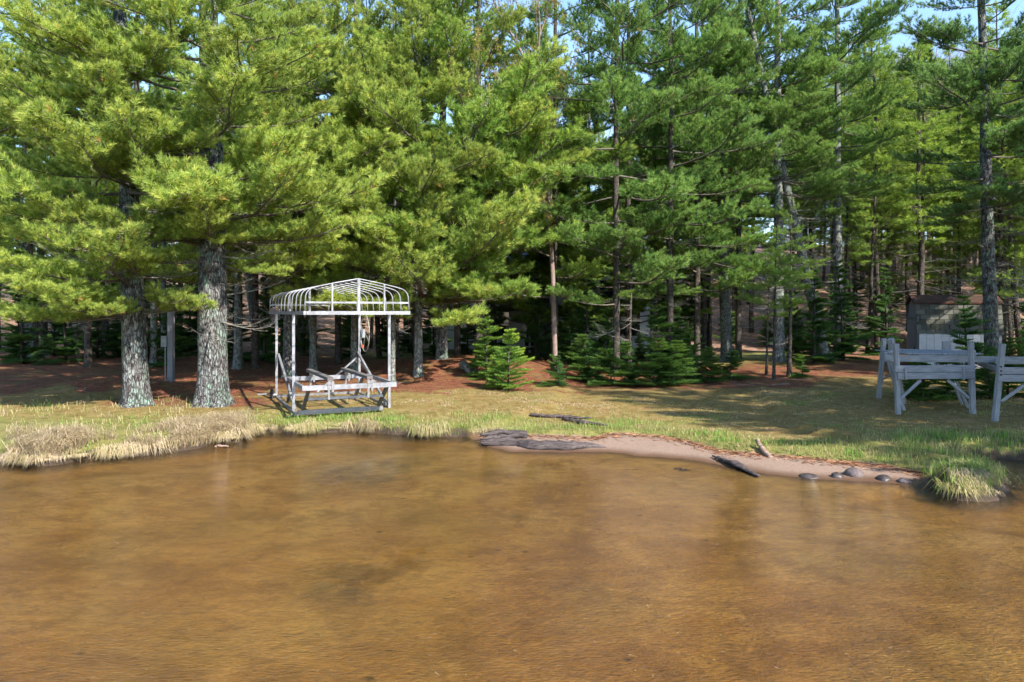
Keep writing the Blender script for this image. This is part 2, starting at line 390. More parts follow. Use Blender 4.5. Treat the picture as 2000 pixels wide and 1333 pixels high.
bn = a.n('ShaderNodeBump', {'Height': hh, 'Strength': bs, 'Distance': 0.05})
a.pbr(c, rough, 0.2, bn.outputs[0]); MAT['ground'] = a.m

me = newmesh('ground', np.stack([GX, GY, GH], -1).reshape(-1, 3), [q], [0], ['ground'], None, True)
def setattr_f(me, name, val):
    at = me.attributes.new(name, 'FLOAT', 'POINT'); at.data.foreach_set('value', np.clip(np.asarray(val, np.float32).ravel(), 0, 1))
nz = (fbm(GX*0.9, GY*0.9, 21)-0.5)
bedm = sstep(0.02, -0.35, GS)
sandm = np.maximum(sstep(0.04, -0.04, GG+nz*0.1), sstep(0.0, -0.1, GS))
litm = sstep(-0.25, 0.25, (GY-23.6) + nz*5 - 1.2*np.exp(-((GX-6)/5)**2) - 3.5*sstep(9, 13, GX) - np.where(GX < -2, -1.2, 0))
litm = np.maximum(litm, sstep(0.0, 0.3, np.exp(-((GX+9.0)/3.6)**2-((GY-20.6)/1.5)**2)-0.45+nz*0.5))
lawnback = np.exp(-((GX-12)/5)**2-((GY-36)/6)**2) + np.exp(-((GX+4)/7)**2-((GY-40)/4)**2)
litm = litm*(1-sstep(0.35, 0.6, lawnback+nz*0.4))*(1-sandm)
grm = sstep(2.0, 0.6, GG+nz*1.6)*(1-sandm)
grm = np.maximum(grm, sstep(0.35, 0.6, lawnback+nz*0.4))
grm = np.maximum(grm, sstep(-6, -8.5, GX)*sstep(19, 16.5, GY))
pem = GB*sstep(0.16, 0.06, GS)*sstep(-0.16, -0.04, GS)
setattr_f(me, 'bed', bedm*(1-pem*0.0)); setattr_f(me, 'sand', sandm*(1-pem)); setattr_f(me, 'litter', litm)
setattr_f(me, 'green', grm); setattr_f(me, 'peat', pem); setattr_f(me, 'far', sstep(36, 44, GY+nz*6)); setattr_f(me, 'wet', sstep(0.55, 0.05, GS+nz*0.3))
go = bpy.data.objects.new('ground', me); COL.objects.link(go); tag(go, kind='structure')

# ------------------------------------------------------------------ water
a = NT('water'); tc = a.n('ShaderNodeTexCoord').outputs['Object']
vw = a.n('ShaderNodeMapping', {'Vector': tc, 'Scale': (1.0, 2.2, 1), 'Rotation': (0, 0, math.radians(-24))}).outputs[0]
w1 = a.noise(vw, 5.0, 5, 0.6, dist=0.5); w2 = a.noise(vw, 22.0, 3, 0.6)
vs = a.n('ShaderNodeMapping', {'Vector': tc, 'Scale': (2.2, 14.0, 1), 'Rotation': (0, 0, math.radians(32))}).outputs[0]
w3 = a.noise(vs, 3.0, 3, 0.6)
sep = a.n('ShaderNodeSeparateXYZ', {0: tc})
def blob(cx, cy, rx, ry):
    dx = a.math('DIVIDE', a.math('SUBTRACT', sep.outputs[0], cx), rx); dy = a.math('DIVIDE', a.math('SUBTRACT', sep.outputs[1], cy), ry)
    return a.math('SUBTRACT', 1.0, a.math('ADD', a.math('MULTIPLY', dx, dx), a.math('MULTIPLY', dy, dy)))
bm_ = a.math('MAXIMUM', blob(-2.75, 13.3, 1.35, 1.7), blob(-1.8, 8.4, 1.05, 1.1))
bm_ = a.math('ADD', bm_, a.math('MULTIPLY', a.math('SUBTRACT', a.noise(tc, 2.6, 9, 0.82, dist=0.6), 0.5), 4.0))
cat = a.ramp(bm_, [(0.1, 0.0), (1.1, 1.0)])
hsum = a.math('ADD', a.math('MULTIPLY', w1, 0.0045), a.math('MULTIPLY', w3, 0.0010))
nrm = a.n('ShaderNodeBump', {'Height': hsum, 'Strength': 1.0, 'Distance': 1.0}).outputs[0]
rip = a.noise(a.n('ShaderNodeMapping', {'Vector': tc, 'Scale': (0.8, 2.6, 1), 'Rotation': (0, 0, math.radians(28))}).outputs[0], 15.0, 4, 0.6, dist=0.5)
gust = a.ramp(a.noise(tc, 0.45, 4, 0.6), [(0.35, 0.7), (0.65, 1.0)])
nrm = a.n('ShaderNodeBump', {'Height': a.math('MULTIPLY', rip, 0.020), 'Strength': a.math('MULTIPLY', gust, a.math('SUBTRACT', 1.0, a.math('MULTIPLY', cat, 0.8))), 'Distance': 1.0, 'Normal': nrm}).outputs[0]
fr = a.n('ShaderNodeFresnel', {'IOR': 1.33, 'Normal': nrm}).outputs[0]
gl = a.n('ShaderNodeBsdfGlossy', {'Color': (1, 1, 1), 'Roughness': 0.03, 'Normal': nrm})
tp = a.n('ShaderNodeBsdfTransparent', {'Color': (0.97, 0.93, 0.86)})
mx = a.n('ShaderNodeMixShader', {0: fr, 1: tp.outputs[0], 2: gl.outputs[0]})
a.t.links.new(mx.outputs[0], a.out.inputs[0])
va = a.n('ShaderNodeVolumeAbsorption', {'Color': (0.82, 0.56, 0.12), 'Density': 0.56})
a.t.links.new(va.outputs[0], a.out.inputs['Volume'])
MAT['water'] = a.m
b = MB(); b.box((-590, -55, -1.6), (590, 26, 0.0))
wob_ = b.build('lake_water', ['water']); tag(wob_, kind='structure')

# ------------------------------------------------------------------ foliage generators
def needles(P, Dr, n, L, w, th0, th1, shoot, rng, tintv=None, up=0.0):
    k = len(P); P = np.repeat(P, n, 0); Dr = np.repeat(unit(Dr), n, 0); N = k*n
    r = rng.normal(size=(N, 3)); U = unit(np.cross(Dr, r)); 
    th = np.radians(rng.uniform(th0, th1, N)); u = rng.uniform(0, 1, N)
    th = th*(1-0.55*u)
    d = Dr*np.cos(th)[:, None] + U*np.sin(th)[:, None]; d[:, 2] += up; d = unit(d)
    base = P + Dr*(shoot*u)[:, None]
    ln = L*rng.uniform(0.75, 1.15, N)
    sd = unit(np.cross(d, rng.normal(size=(N, 3))))*(w/2)
    tip = base + d*ln[:, None]
    v = np.stack([base+sd, base-sd, tip], 1).reshape(-1, 3)
    f = np.arange(N*3).reshape(-1, 3)
    t = rng.uniform(0.2, 0.75, k) if tintv is None else tintv
    t = np.clip(np.repeat(t, n) + rng.normal(0, 0.12, N), 0, 0.92)
    return v, f, np.repeat(t, 3)

def pine_bough(seed, L=4.5, bare=0.25, n=24, width=0.42, nl=0.155, nw=0.0165, dead=False, brown=0.004, dens=1.15):
    rng = np.random.RandomState(seed); b = MB()
    ts = np.linspace(0, 1, 10)
    yw = rng.normal(0, 0.03); 
    mz = L*(rng.uniform(-0.14, -0.04)*ts + rng.uniform(0.14, 0.24)*ts**3)
    main = np.stack([L*ts*0.97, L*(yw*np.sin(ts*4)+0.02*np.sin(ts*9+seed)), mz], -1)
    b.tube(main, 0.0105*L*(1-ts*0.86)+0.004, 5, 0, False)
    at = lambda t: np.array([np.interp(t, ts, main[:, c_]) for c_ in range(3)])
    P = []; Dn = []
    t = bare; side = rng.choice([-1, 1])
    while t < 0.98:
        side = -side
        ls = L*(width*(1-t)**0.75*min(1, 0.45+(t-bare)*2.2)+0.07)*rng.uniform(0.7, 1.2)
        ang = math.radians(rng.uniform(38, 62))*(1-0.35*t)
        p0 = at(t); d = np.array([math.cos(ang), side*math.sin(ang), rng.uniform(-0.12, 0.62)]); d = unit(d)
        k = 4; us = np.linspace(0, 1, k)
        sec = p0 + d*ls*us[:, None] + np.array([0.1*ls, 0, 0.16*ls])*(us**2)[:, None]
        b.tube(sec, 0.0065*ls*(1-us*0.8)+0.0035, 3, 0, False)
        nt = max(2, int(ls/0.17*dens)); sd2 = 1
        for q_ in range(nt):
            u = 0.22+0.78*(q_+rng.uniform(0.2, 0.8))/nt
            pp = np.array([np.interp(u, us, sec[:, c_]) for c_ in range(3)]); sd2 = -sd2
            a2 = rng.uniform(0.5, 0.95)*sd2
            fd = unit(sec[-1]-sec[0]); pr = np.array([-fd[1], fd[0], 0])
            td = unit(fd*math.cos(a2)+pr*math.sin(a2)+np.array([0, 0, rng.uniform(-0.1, 0.75)]))
            tl = rng.uniform(0.14, 0.36)*(1.15-0.55*u)*(0.6+0.09*L)
            e = pp+td*tl
            b.tube(np.array([pp, e]), [0.0045, 0.002], 3, 0, False)
            if dead:
                if rng.rand() < 0.7:
                    e2 = e+unit(td+rng.normal(0, 0.6, 3))*tl*0.7; b.tube(np.array([e, e2]), [0.003, 0.0015], 3, 0, False)
                continue
            up = np.array([0, 0, 0.35])
            for fr_ in ([1.0, 0.65, 0.3] if tl > 0.2 else [1.0, 0.5]):
                P.append(pp+td*tl*fr_-td*0.07); Dn.append(td+up+rng.normal(0, 0.22, 3))
        if not dead:
            P.append(sec[-1]); Dn.append(sec[-1]-sec[-2]+np.array([0, 0, 0.3*ls/4]))
        t += 0.030*rng.uniform(0.7, 1.3)*4.5/L**0.9*0.95/dens**0.5
    if not dead:
        P.append(main[-1]); Dn.append(main[-1]-main[-2])
        P = np.array(P); Dn = np.array(Dn)
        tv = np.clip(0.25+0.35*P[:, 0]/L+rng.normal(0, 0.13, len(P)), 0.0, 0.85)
        br = rng.rand(len(P)) < brown
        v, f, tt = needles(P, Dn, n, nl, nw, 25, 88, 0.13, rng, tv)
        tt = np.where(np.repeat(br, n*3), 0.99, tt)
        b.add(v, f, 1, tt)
    return b

BOUGH = [pine_bough(100+k, 4.5, [0.22, 0.3, 0.26, 0.34, 0.2, 0.3, 0.3, 0.25][k], 26, [0.38, 0.33, 0.42, 0.36, 0.31, 0.40, 0.36, 0.34][k]).data('pine_bough', ['twig', 'pine_needle'], [0], True) for k in range(8)]
BOUGH_S = [pine_bough(140+k, 2.6, 0.18, 22, 0.42, 0.14, 0.015).data('short_pine_bough', ['twig', 'pine_needle'], [0], True) for k in range(5)]
DEAD = [pine_bough(170+k, 2.6, 0.15, 0, 0.36, dead=True, dens=0.8).data('dead_bough', ['dead_twig'], False, False) for k in range(5)]

def trunk_mesh(seed, H, r, lean=(0, 0), flare=1.35, nseg=14, knots=0.06, mat='bark', rings=None):
    rng = np.random.RandomState(seed)
    zs = np.concatenate([np.array([-0.25, 0, 0.12, 0.28, 0.5]), np.linspace(0.8, H, rings or max(10, int(H/0.6)))])
    t = np.clip(zs/H, 0, 1)
    wob = np.stack([np.sin(zs*0.5+seed)*0.05*t, np.cos(zs*0.4+seed*2)*0.05*t], -1)
    px_ = lean[0]*t**1.0 + wob[:, 0]; py_ = lean[1]*t + wob[:, 1]
    rad = r*((1-0.86*t**1.15)) * (1+(flare-1)*np.exp(-np.clip(zs, 0, 9)/0.28))
    an = np.arange(nseg)*2*math.pi/nseg
    nzz = 1+knots*(rng.rand(len(zs), nseg)-0.5)*2
    ph = rng.uniform(0, 6)
    root = 1+0.16*np.exp(-np.clip(zs, 0, 9)/0.25)[:, None]*np.cos(an*4+ph)[None, :]
    b = MB(); b.tube(np.stack([px_, py_, zs], -1), rad, nseg, 0, True, nzz*root)
    cen = lambda z: (np.interp(z, zs, px_), np.interp(z, zs, py_))
    return b.data('trunk', [mat], True), cen, lambda z: np.interp(z, zs, rad)

NB = [0]
def pine(label, base, r, H, h0, seed, lean=(0, 0), bl=4.2, spacing=0.62, per=4, front=1.25, color=(1, 1, 1), dead=(1.2, 14), group=None, mat='bark',
         top=None, extra=(), deadx=(), name='white_pine', flare=1.35, backkeep=0.6, small=False):
    rng = np.random.RandomState(seed)
    x, y = base; z0 = h1(x, y)
    root = empty(name, (x, y, z0)); tag(root, label, 'pine tree', group)
    tm, cen, rad = trunk_mesh(seed, H, r, lean, flare, 20 if r > 0.2 else 10, 0.05, mat)
    inst('trunk', tm, root)
    crown = empty('crown', (0, 0, 0), 0, root)
    top = top or H
    z = h0; off = rng.uniform(0, 6.28)
    pool = BOUGH_S if small else BOUGH
    bL = 2.6 if small else 4.5
    while z < top-0.3:
        t = (z-h0)/(H-h0)
        prof = (0.75+0.9*t if t < 0.22 else 0.95) * (1-max(0, t-0.3)/0.72)
        for k in range(per):
            az = off+k*2*math.pi/per+rng.normal(0, 0.35)
            dy = math.sin(az)
            if dy > 0.3 and rng.rand() > backkeep: continue
            ln = bl*max(0.16, prof)*rng.uniform(0.72, 1.12)*(1+(front-1)*max(0, -dy))*(1-0.25*max(0, dy))
            el = math.radians(-6+46*t**1.3+rng.normal(0, 6))
            c_ = cen(z); col = np.array(color)*rng.uniform(0.86, 1.12)
            sc = ln/bL
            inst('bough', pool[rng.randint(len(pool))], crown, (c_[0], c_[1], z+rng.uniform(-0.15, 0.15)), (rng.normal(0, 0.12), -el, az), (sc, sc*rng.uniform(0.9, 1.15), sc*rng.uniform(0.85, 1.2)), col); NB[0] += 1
        off += 1.1+rng.normal(0, 0.2); z += 1.2*spacing*rng.uniform(0.7, 1.3)*(1 if t < 0.6 else 1.15)
    for (az, zz, ln, el) in extra:
        az = math.radians(az); c_ = cen(zz); sc = ln/4.5; col = np.array(color)*rng.uniform(0.95, 1.15)
        inst('bough', BOUGH[rng.randint(len(BOUGH))], crown, (c_[0], c_[1], zz), (rng.normal(0, 0.08), -math.radians(el), az), (sc, sc*1.1, sc), col); NB[0] += 1
    for (az, zz, sc, pitch) in deadx:
        c_ = cen(zz); inst('dead_branch', DEAD[rng.randint(len(DEAD))], root, (c_[0], c_[1], zz), (rng.normal(0, 0.2), math.radians(pitch), math.radians(az)), sc); NB[0] += 1
    for k in range(dead[1]):
        zz = rng.uniform(dead[0], h0+1.5); c_ = cen(zz)
        sc = rng.uniform(0.35, 1.0)*min(1.0, 0.5+r*2)
        inst('dead_branch', DEAD[rng.randint(len(DEAD))], root, (c_[0], c_[1], zz), (rng.normal(0, 0.3), math.radians(rng.uniform(-15, 25)), rng.uniform(0, 6.28)), sc); NB[0] += 1
    return root

def at(px, py):
    D = 20.0
    for _ in range(12):
        x = (px-1000)/F*D; D = 0.5*D+0.5*(CAMZ-h1(x, D))*F/(py-HORIZON)
    return ((px-1000)/F*D, D)
def rr(w, b): return w/F*b[1]/2

YEL = (1.14, 1.18, 1.22); GRN = (0.84, 1.02, 1.0); BLU_SHADE = (0.6, 0.82, 1.15)  # needle tints per tree; the blue one puts right-hand shade into the colour
def FRONT(seed, z0, z1, n, ln, a0=-160, a1=-20):
    r_ = np.random.RandomState(900+seed)
    return [(a0+(a1-a0)*((k*0.618) % 1.0)+r_.normal(0, 6), z0+(z1-z0)*(k+0.5)/n, ln*r_.uniform(0.8, 1.2), r_.uniform(-6, 12)) for k in range(n)]
# --- pines on the left bank
p = at(268, 792); pine('stout lichen covered pine trunk nearest the left edge of the dry grass bank', p, rr(47, p), 17, 3.0, 11, (-0.9, 0.3), 4.0, 0.62, 4, 1.05, YEL, (1.5, 10), extra=FRONT(1, 2.5, 9.5, 13, 3.3, -175, -5)+[(200, 3.2, 3.4, 2), (-20, 2.7, 2.6, -4), (265, 2.7, 2.8, -4), (-75, 2.6, 2.4, -4), (-95, 2.9, 3.0, -2), (-110, 3.5, 3.4, 2), (-60, 3.6, 3.2, 0), (190, 2.6, 3.4, -5), (225, 2.5, 3.0, -6), (150, 2.8, 3.0, -3)])
p = at(416, 792); pine('thickest pine with flared mottled trunk just left of the boat lift', p, rr(58, p), 20, 4.1, 12, (-0.4, 0.6), 4.4, 0.64, 4, 1.1, YEL, (2.2, 22), extra=FRONT(2, 4.2, 11, 11, 3.8)+[(-12, 4.6, 4.6, 0), (-40, 5.2, 4.4, 4), (-70, 4.7, 3.2, 0), (8, 5.4, 4.8, 4)])
p = at(565, 738); pine('dark straight pine trunk standing behind the left posts of the boat lift', p, rr(25, p), 19, 4.4, 13, (0.1, 0), 4.6, 0.62, 5, 1.25, YEL, (2.0, 12), extra=FRONT(3, 3.4, 8, 9, 4.8)+[(-60, 4.2, 4.6, 0), (-20, 4.0, 4.0, -3)])
p = at(465, 721); pine('slim pale barked pine to the right of the thickest trunk', p, rr(17, p), 17, 6.0, 14, (0.0, 0.2), 3.4, 0.7, 4, 1.1, YEL, (1.5, 12), mat='bark_thin')
p = at(508, 701); pine('pale curved pine leaning left behind the boat lift', p, rr(16, p), 17, 6.5, 15, (-2.6, 0.2), 3.4, 0.7, 4, 1.1, YEL, (1.5, 10), mat='bark_thin')
p = at(612, 726); pine('slender pine seen through the middle of the boat lift', p, rr(14, p), 17, 5.0, 16, (0.0, 0), 3.8, 0.66, 4, 1.2, YEL, (1.8, 10), mat='bark_thin')
p = at(692, 723); pine('slender pine seen through the lift beside the winch wheel', p, rr(14, p), 18, 4.4, 17, (0.1, 0), 4.2, 0.64, 4, 1.25, YEL, (1.8, 8), mat='bark_thin')
p = at(767, 747); pine('thin pine just behind the right post of the boat lift', p, rr(10, p), 13, 3.5, 18, (0.1, 0), 3.0, 0.6, 4, 1.1, YEL, (1.6, 6), mat='bark_thin')
p = at(817, 735); pine('sunlit lichen barked pine right of the boat lift on red needles', p, rr(17, p), 18, 3.1, 19, (0.0, 0), 4.2, 0.6, 5, 1.1, YEL, (1.6, 6), mat='bark_thin', extra=FRONT(4, 2.4, 6, 9, 4.8, -175, -20)+[(-150, 2.6, 5.2, -2), (-120, 2.4, 4.6, -3), (-60, 2.3, 4.2, -3)])
p = at(863, 700); pine('pine with flared base on the red needle mound right of the lift', p, rr(21, p), 20, 3.4, 20, (0.1, 0), 5.0, 0.6, 5, 1.15, GRN, (1.6, 8), extra=FRONT(5, 2.4, 8.5, 12, 5.4, -140, -10)+[(-75, 2.5, 5.0, -2), (-45, 2.4, 4.8, -2)])
p = at(70, 697); pine('pale sunlit trunk leaning at the left edge of the woods', p, rr(30, p), 17, 5.0, 21, (-2.0, 0), 4.4, 0.66, 4, 1.15, YEL, (1.5, 14), mat='bark_thin')
p = at(300, 717); pine('slim pine half hidden right of the leftmost stout trunk', p, rr(13, p), 16, 5.0, 22, (0.1, 0), 3.6, 0.7, 4, 1.2, GRN, (1.5, 10), mat='bark_thin')
p = at(320, 698); pine('slim pine behind the wooden utility post', p, rr(11, p), 16, 5.6, 23, (0, 0), 3.2, 0.75, 4, 1.2, GRN, (1.5, 10), mat='bark_thin')
pine('pine rooted beyond the left edge whose boughs reach into the picture', (-17.5, 20.5), 0.3, 18, 4.2, 24, (0.4, 0), 4.6, 0.66, 4, 1.1, YEL, (2, 6))
# --- pines in the middle
p = at(1064, 692); pine('tall dark pine with flaking pale bark in the centre of the woods', p, rr(22, p), 21, 3.8, 31, (0, 0), 4.8, 0.6, 5, 1.15, GRN, (1.4, 16), extra=FRONT(6, 3.0, 9, 11, 5.0, -150, -30))
p = at(960, 690); pine('pine with low boughs behind the bright young fir', p, 0.13, 15, 2.4, 32, (0, 0), 3.8, 0.62, 4, 1.2, GRN, (1.4, 6), mat='bark_thin', extra=FRONT(7, 2.2, 6, 7, 4.2))
p = at(1150, 700); pine('pine with low green boughs just left of the bare pole tree', p, 0.15, 20, 2.2, 33, (0, 0), 3.6, 0.6, 4, 1.2, GRN, (1.2, 8), mat='bark_thin', extra=FRONT(8, 1.9, 6, 7, 3.8))
p = at(1275, 700); pine('bushy pine with drooping shaded boughs over the dark fir thicket', p, 0.16, 22, 2.2, 34, (0.1, 0), 4.0, 0.6, 4, 1.2, GRN, (1.2, 8), mat='bark_thin', extra=FRONT(9, 2.0, 7, 8, 4.2))
# --- pines on the right, shade put into their needles as a darker bluish tint
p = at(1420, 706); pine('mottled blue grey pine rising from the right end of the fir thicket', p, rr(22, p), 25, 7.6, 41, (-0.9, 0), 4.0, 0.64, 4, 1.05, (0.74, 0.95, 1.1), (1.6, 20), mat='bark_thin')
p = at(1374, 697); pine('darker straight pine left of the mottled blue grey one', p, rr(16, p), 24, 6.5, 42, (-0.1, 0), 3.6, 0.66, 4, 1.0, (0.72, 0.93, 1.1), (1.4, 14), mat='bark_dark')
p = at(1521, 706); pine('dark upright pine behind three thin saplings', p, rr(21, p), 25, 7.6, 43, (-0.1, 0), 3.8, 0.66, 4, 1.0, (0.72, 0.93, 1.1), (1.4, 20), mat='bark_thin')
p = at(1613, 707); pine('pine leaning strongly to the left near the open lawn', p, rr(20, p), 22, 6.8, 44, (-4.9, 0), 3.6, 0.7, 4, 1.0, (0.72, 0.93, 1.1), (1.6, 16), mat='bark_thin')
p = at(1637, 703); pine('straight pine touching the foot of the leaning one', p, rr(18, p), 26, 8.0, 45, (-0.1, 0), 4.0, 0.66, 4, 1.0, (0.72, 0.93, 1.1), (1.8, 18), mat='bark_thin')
p = (19.6, 29.0); pine('tall bare stemmed pine with high boughs in front of the shed', p, 0.27, 24, 6.6, 46, (-0.75, 0.0), 4.4, 0.62, 4, 1.1, BLU_SHADE, (3.0, 24))
for (px_, py_, w_, H_, sd_, lab) in [(1228, 728, 6, 6.5, 51, 'bare grey pole tree standing in the dark fir thicket'), (1541, 737, 8, 7.0, 52, 'rightmost of the thin saplings in front of the dark upright pine'),
                                  (1511, 742, 6, 5.6, 53, 'middle thin sapling with bare twigs on the red needle ground'), (1497, 733, 5, 4.6, 54, 'leftmost and thinnest of the thin saplings')]:
    p = at(px_, py_); pine(lab, p, rr(w_, p), H_, H_*0.5, sd_, (0.15, 0), 1.5, 0.35, 4, 1.0, GRN, (0.8, 10), mat='bark_dark', small=True, name='pine_sapling')
# --- second row behind the shoreline trunks
rows2 = [(-14.5, 27.5), (-11.2, 31.0), (-8.2, 33.5), (-5.0, 30.5), (-2.6, 33.8), (-1.3, 28.2), (1.9, 31.5), (4.2, 28.6), (5.6, 34.2), (8.6, 33.0), (11.0, 34.5), (-18.5, 31.0), (6.6, 29.6)]
ORD = ['leftmost', 'second', 'third', 'fourth', 'fifth', 'sixth', 'seventh', 'eighth', 'ninth', 'tenth', 'eleventh', 'twelfth', 'rightmost']
rows2.sort(key=lambda p_: p_[0]/p_[1])
for k, (x_, y_) in enumerate(rows2):
    pine('tall second row pine behind the shoreline trunks, '+ORD[k]+('' if k in (0, 12) else ' from the left'), (x_, y_), 0.15, [23, 25, 24, 26, 24, 25][k % 6], [4.5, 5.5, 5.0, 3.6, 4.4, 3.4][k % 6], 200+k, (0, 0), 4.4, 0.86, 3, 1.1, [YEL, GRN, GRN][k % 3] if x_ < 3 else (0.70, 0.92, 1.1), (1.5, 5), group='pines of the second row', mat='bark_dark', backkeep=0.45, extra=FRONT(20+k, 2.4, 6, 4, 3.8) if 1 < x_ < 5 else ())  # right-hand trees get shade coloured into the needles
# --- pines on the shore to the right of the frame, which shade the dock
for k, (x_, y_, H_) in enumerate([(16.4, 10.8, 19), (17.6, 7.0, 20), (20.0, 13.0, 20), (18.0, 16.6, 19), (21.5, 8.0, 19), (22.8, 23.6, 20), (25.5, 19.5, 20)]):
    pine('pine on the near shore right of the dock, outside the picture', (x_, y_), 0.27, H_, [3.0, 4.0, 4.5, 3.4, 4.0, 4.0, 4.0][k], 60+k, (0, 0), 4.6, 0.66, 4, 1.0, BLU_SHADE, (1.5, 6), backkeep=1.0, deadx=[(178, 4.2, 2.3, 16), (172, 3.4, 2.1, 12), (186, 5.2, 2.3, 14), (168, 2.6, 2.0, 4)] if k == 3 else (), group='pines on the near shore right of the dock')

# ------------------------------------------------------------------ background conifers, saplings and bare trees
def forest_conifer(seed, H=16, crown0=4.5, rad=2.0):
    rng = np.random.RandomState(seed)
    tb = MB(); zs = np.linspace(-0.3, H, 14)
    wob = np.cumsum(rng.normal(0, 0.03, (14, 2)), 0)
    ctr = np.stack([wob[:, 0], wob[:, 1], zs], -1)
    tb.tube(ctr, 0.14*(1-0.88*np.clip(zs/H, 0, 1))+0.006, 8, 0, True)
    for k in range(55):
        z = rng.uniform(0.8, crown0+2); az = rng.uniform(0, 6.28); L = rng.uniform(0.4, 1.7)
        d = np.array([math.cos(az), math.sin(az), rng.uniform(-0.35, 0.2)])
        p0 = np.array([np.interp(z, zs, ctr[:, 0]), np.interp(z, zs, ctr[:, 1]), z])
        tb.tube(np.array([p0, p0+d*L*0.55, p0+d*L+np.array([0, 0, 0.08])]), [0.013, 0.008, 0.003], 3, 1, False)
        for q_ in range(4):
            u = rng.uniform(0.3, 1); e = p0+d*L*u; tb.tube(np.array([e, e+unit(d+rng.normal(0, 0.7, 3))*rng.uniform(0.1, 0.4)]), [0.005, 0.002], 3, 1, False)
    cb = MB(); P = []; Dn = []; z = crown0
    while z < H-0.2:
        t = (z-crown0)/(H-crown0); n = rng.randint(4, 6)
        for k in range(n):
            az = rng.uniform(0, 6.28); L = rad*(0.45+1.2*t if t < 0.35 else 0.87)*(1-max(0, t-0.35)/0.7)*rng.uniform(0.6, 1.15)+0.15
            d = np.array([math.cos(az), math.sin(az), -0.12+0.6*t]); pr = np.array([-d[1], d[0], 0])
            p0 = np.array([np.interp(z, zs, ctr[:, 0]), np.interp(z, zs, ctr[:, 1]), z])
            cb.tube(np.array([p0, p0+d*L]), [0.014, 0.004], 3, 0, False)
            m = int(10+14*L)
            for q_ in range(m):
                u = rng.uniform(0.25, 1.0)**0.8; lat = rng.normal(0, 0.28)*L*(1.1-u)+rng.normal(0, 0.06)
                P.append(p0+d*L*u+pr*lat+np.array([0, 0, rng.normal(0.02, 0.07)])); Dn.append(d+pr*np.sign(lat)*0.7+np.array([0, 0, 0.3])+rng.normal(0, 0.25, 3))
        z += 0.42*rng.uniform(0.7, 1.3)
    v, f, t = needles(np.array(P), np.array(Dn), 11, 0.17, 0.02, 25, 80, 0.16, rng)
    cb.add(v, f, 1, t)
    return tb.data('trunk', ['bark_dark', 'dead_twig'], True), cb.data('crown', ['twig', 'pine_needle'], [0], True)
FC = [forest_conifer(300+k, 16, [4.0, 5.5, 3.0, 6.5][k], [2.1, 1.8, 2.3, 1.7][k]) for k in range(4)]

def fir(seed, H, w=0.42, n=8, nl=0.05, nw=0.014, wh=0.12):
    rng = np.random.RandomState(seed); tb = MB(); cb = MB(); a0 = rng.uniform(0, 6.28); lx, ly = rng.normal(0, 0.05*H, 2)
    tb.tube(np.array([[0, 0, -0.1], [lx*0.3, ly*0.3, H*0.5], [lx, ly, H]]), [0.018*H, 0.011*H, 0.004], 6, 0, True)
    P = []; Dn = []; z = 0.03*H
    while z < H*0.97:
        t = z/H; m = rng.randint(5, 8)
        for k in range(m):
            az = rng.uniform(0, 6.28)
            if rng.rand() < 0.22: continue
            L = ((H-z)*w*rng.uniform(0.35, 1.25)+0.12)*(0.85+0.3*math.cos(az-a0)+0.15*math.cos(3*az+z*2))
            d = unit(np.array([math.cos(az), math.sin(az), rng.uniform(-0.15, 0.35)+0.45*t])); pr = np.array([-d[1], d[0], 0])
            p0 = np.array([lx*t*t, ly*t*t, z]); cb.tube(np.array([p0, p0+d*L]), [0.008, 0.002], 3, 0, False)
            for u in np.arange(0.12, 1.0, 0.035/max(L, 0.2)):
                P.append(p0+d*L*u); Dn.append(d)
            for u in np.arange(0.12, 0.95, 0.085/max(L, 0.25)):
                for s_ in (-1, 1):
                    ll = L*(1-u)*0.55+0.05; dd = unit(d*0.75+pr*s_*0.75+np.array([0, 0, rng.uniform(-0.05, 0.12)]))
                    e0 = p0+d*L*u
                    for uu in np.arange(0, ll, 0.034):
                        P.append(e0+dd*uu); Dn.append(dd)
        z += wh*rng.uniform(0.8, 1.2)
    P = np.array(P); Dn = np.array(Dn)
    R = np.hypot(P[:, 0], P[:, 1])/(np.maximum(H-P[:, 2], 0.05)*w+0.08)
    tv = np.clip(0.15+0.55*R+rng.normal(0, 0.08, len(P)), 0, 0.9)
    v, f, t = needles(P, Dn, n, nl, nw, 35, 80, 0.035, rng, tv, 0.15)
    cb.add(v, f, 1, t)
    return tb.data('stem', ['bark_dark'], True), cb.data('crown', ['twig', 'fir_needle'], [0], True)
FIRS = [fir(400, 2.0), fir(401, 1.6, 0.5), fir(402, 2.6, 0.34, 7, 0.055, 0.016, 0.16), fir(403, 1.2, 0.55)]
FBIG = [fir(410, 4.6, 0.27, 6, 0.085, 0.024, 0.24), fir(411, 5.2, 0.24, 6, 0.085, 0.024, 0.27)]

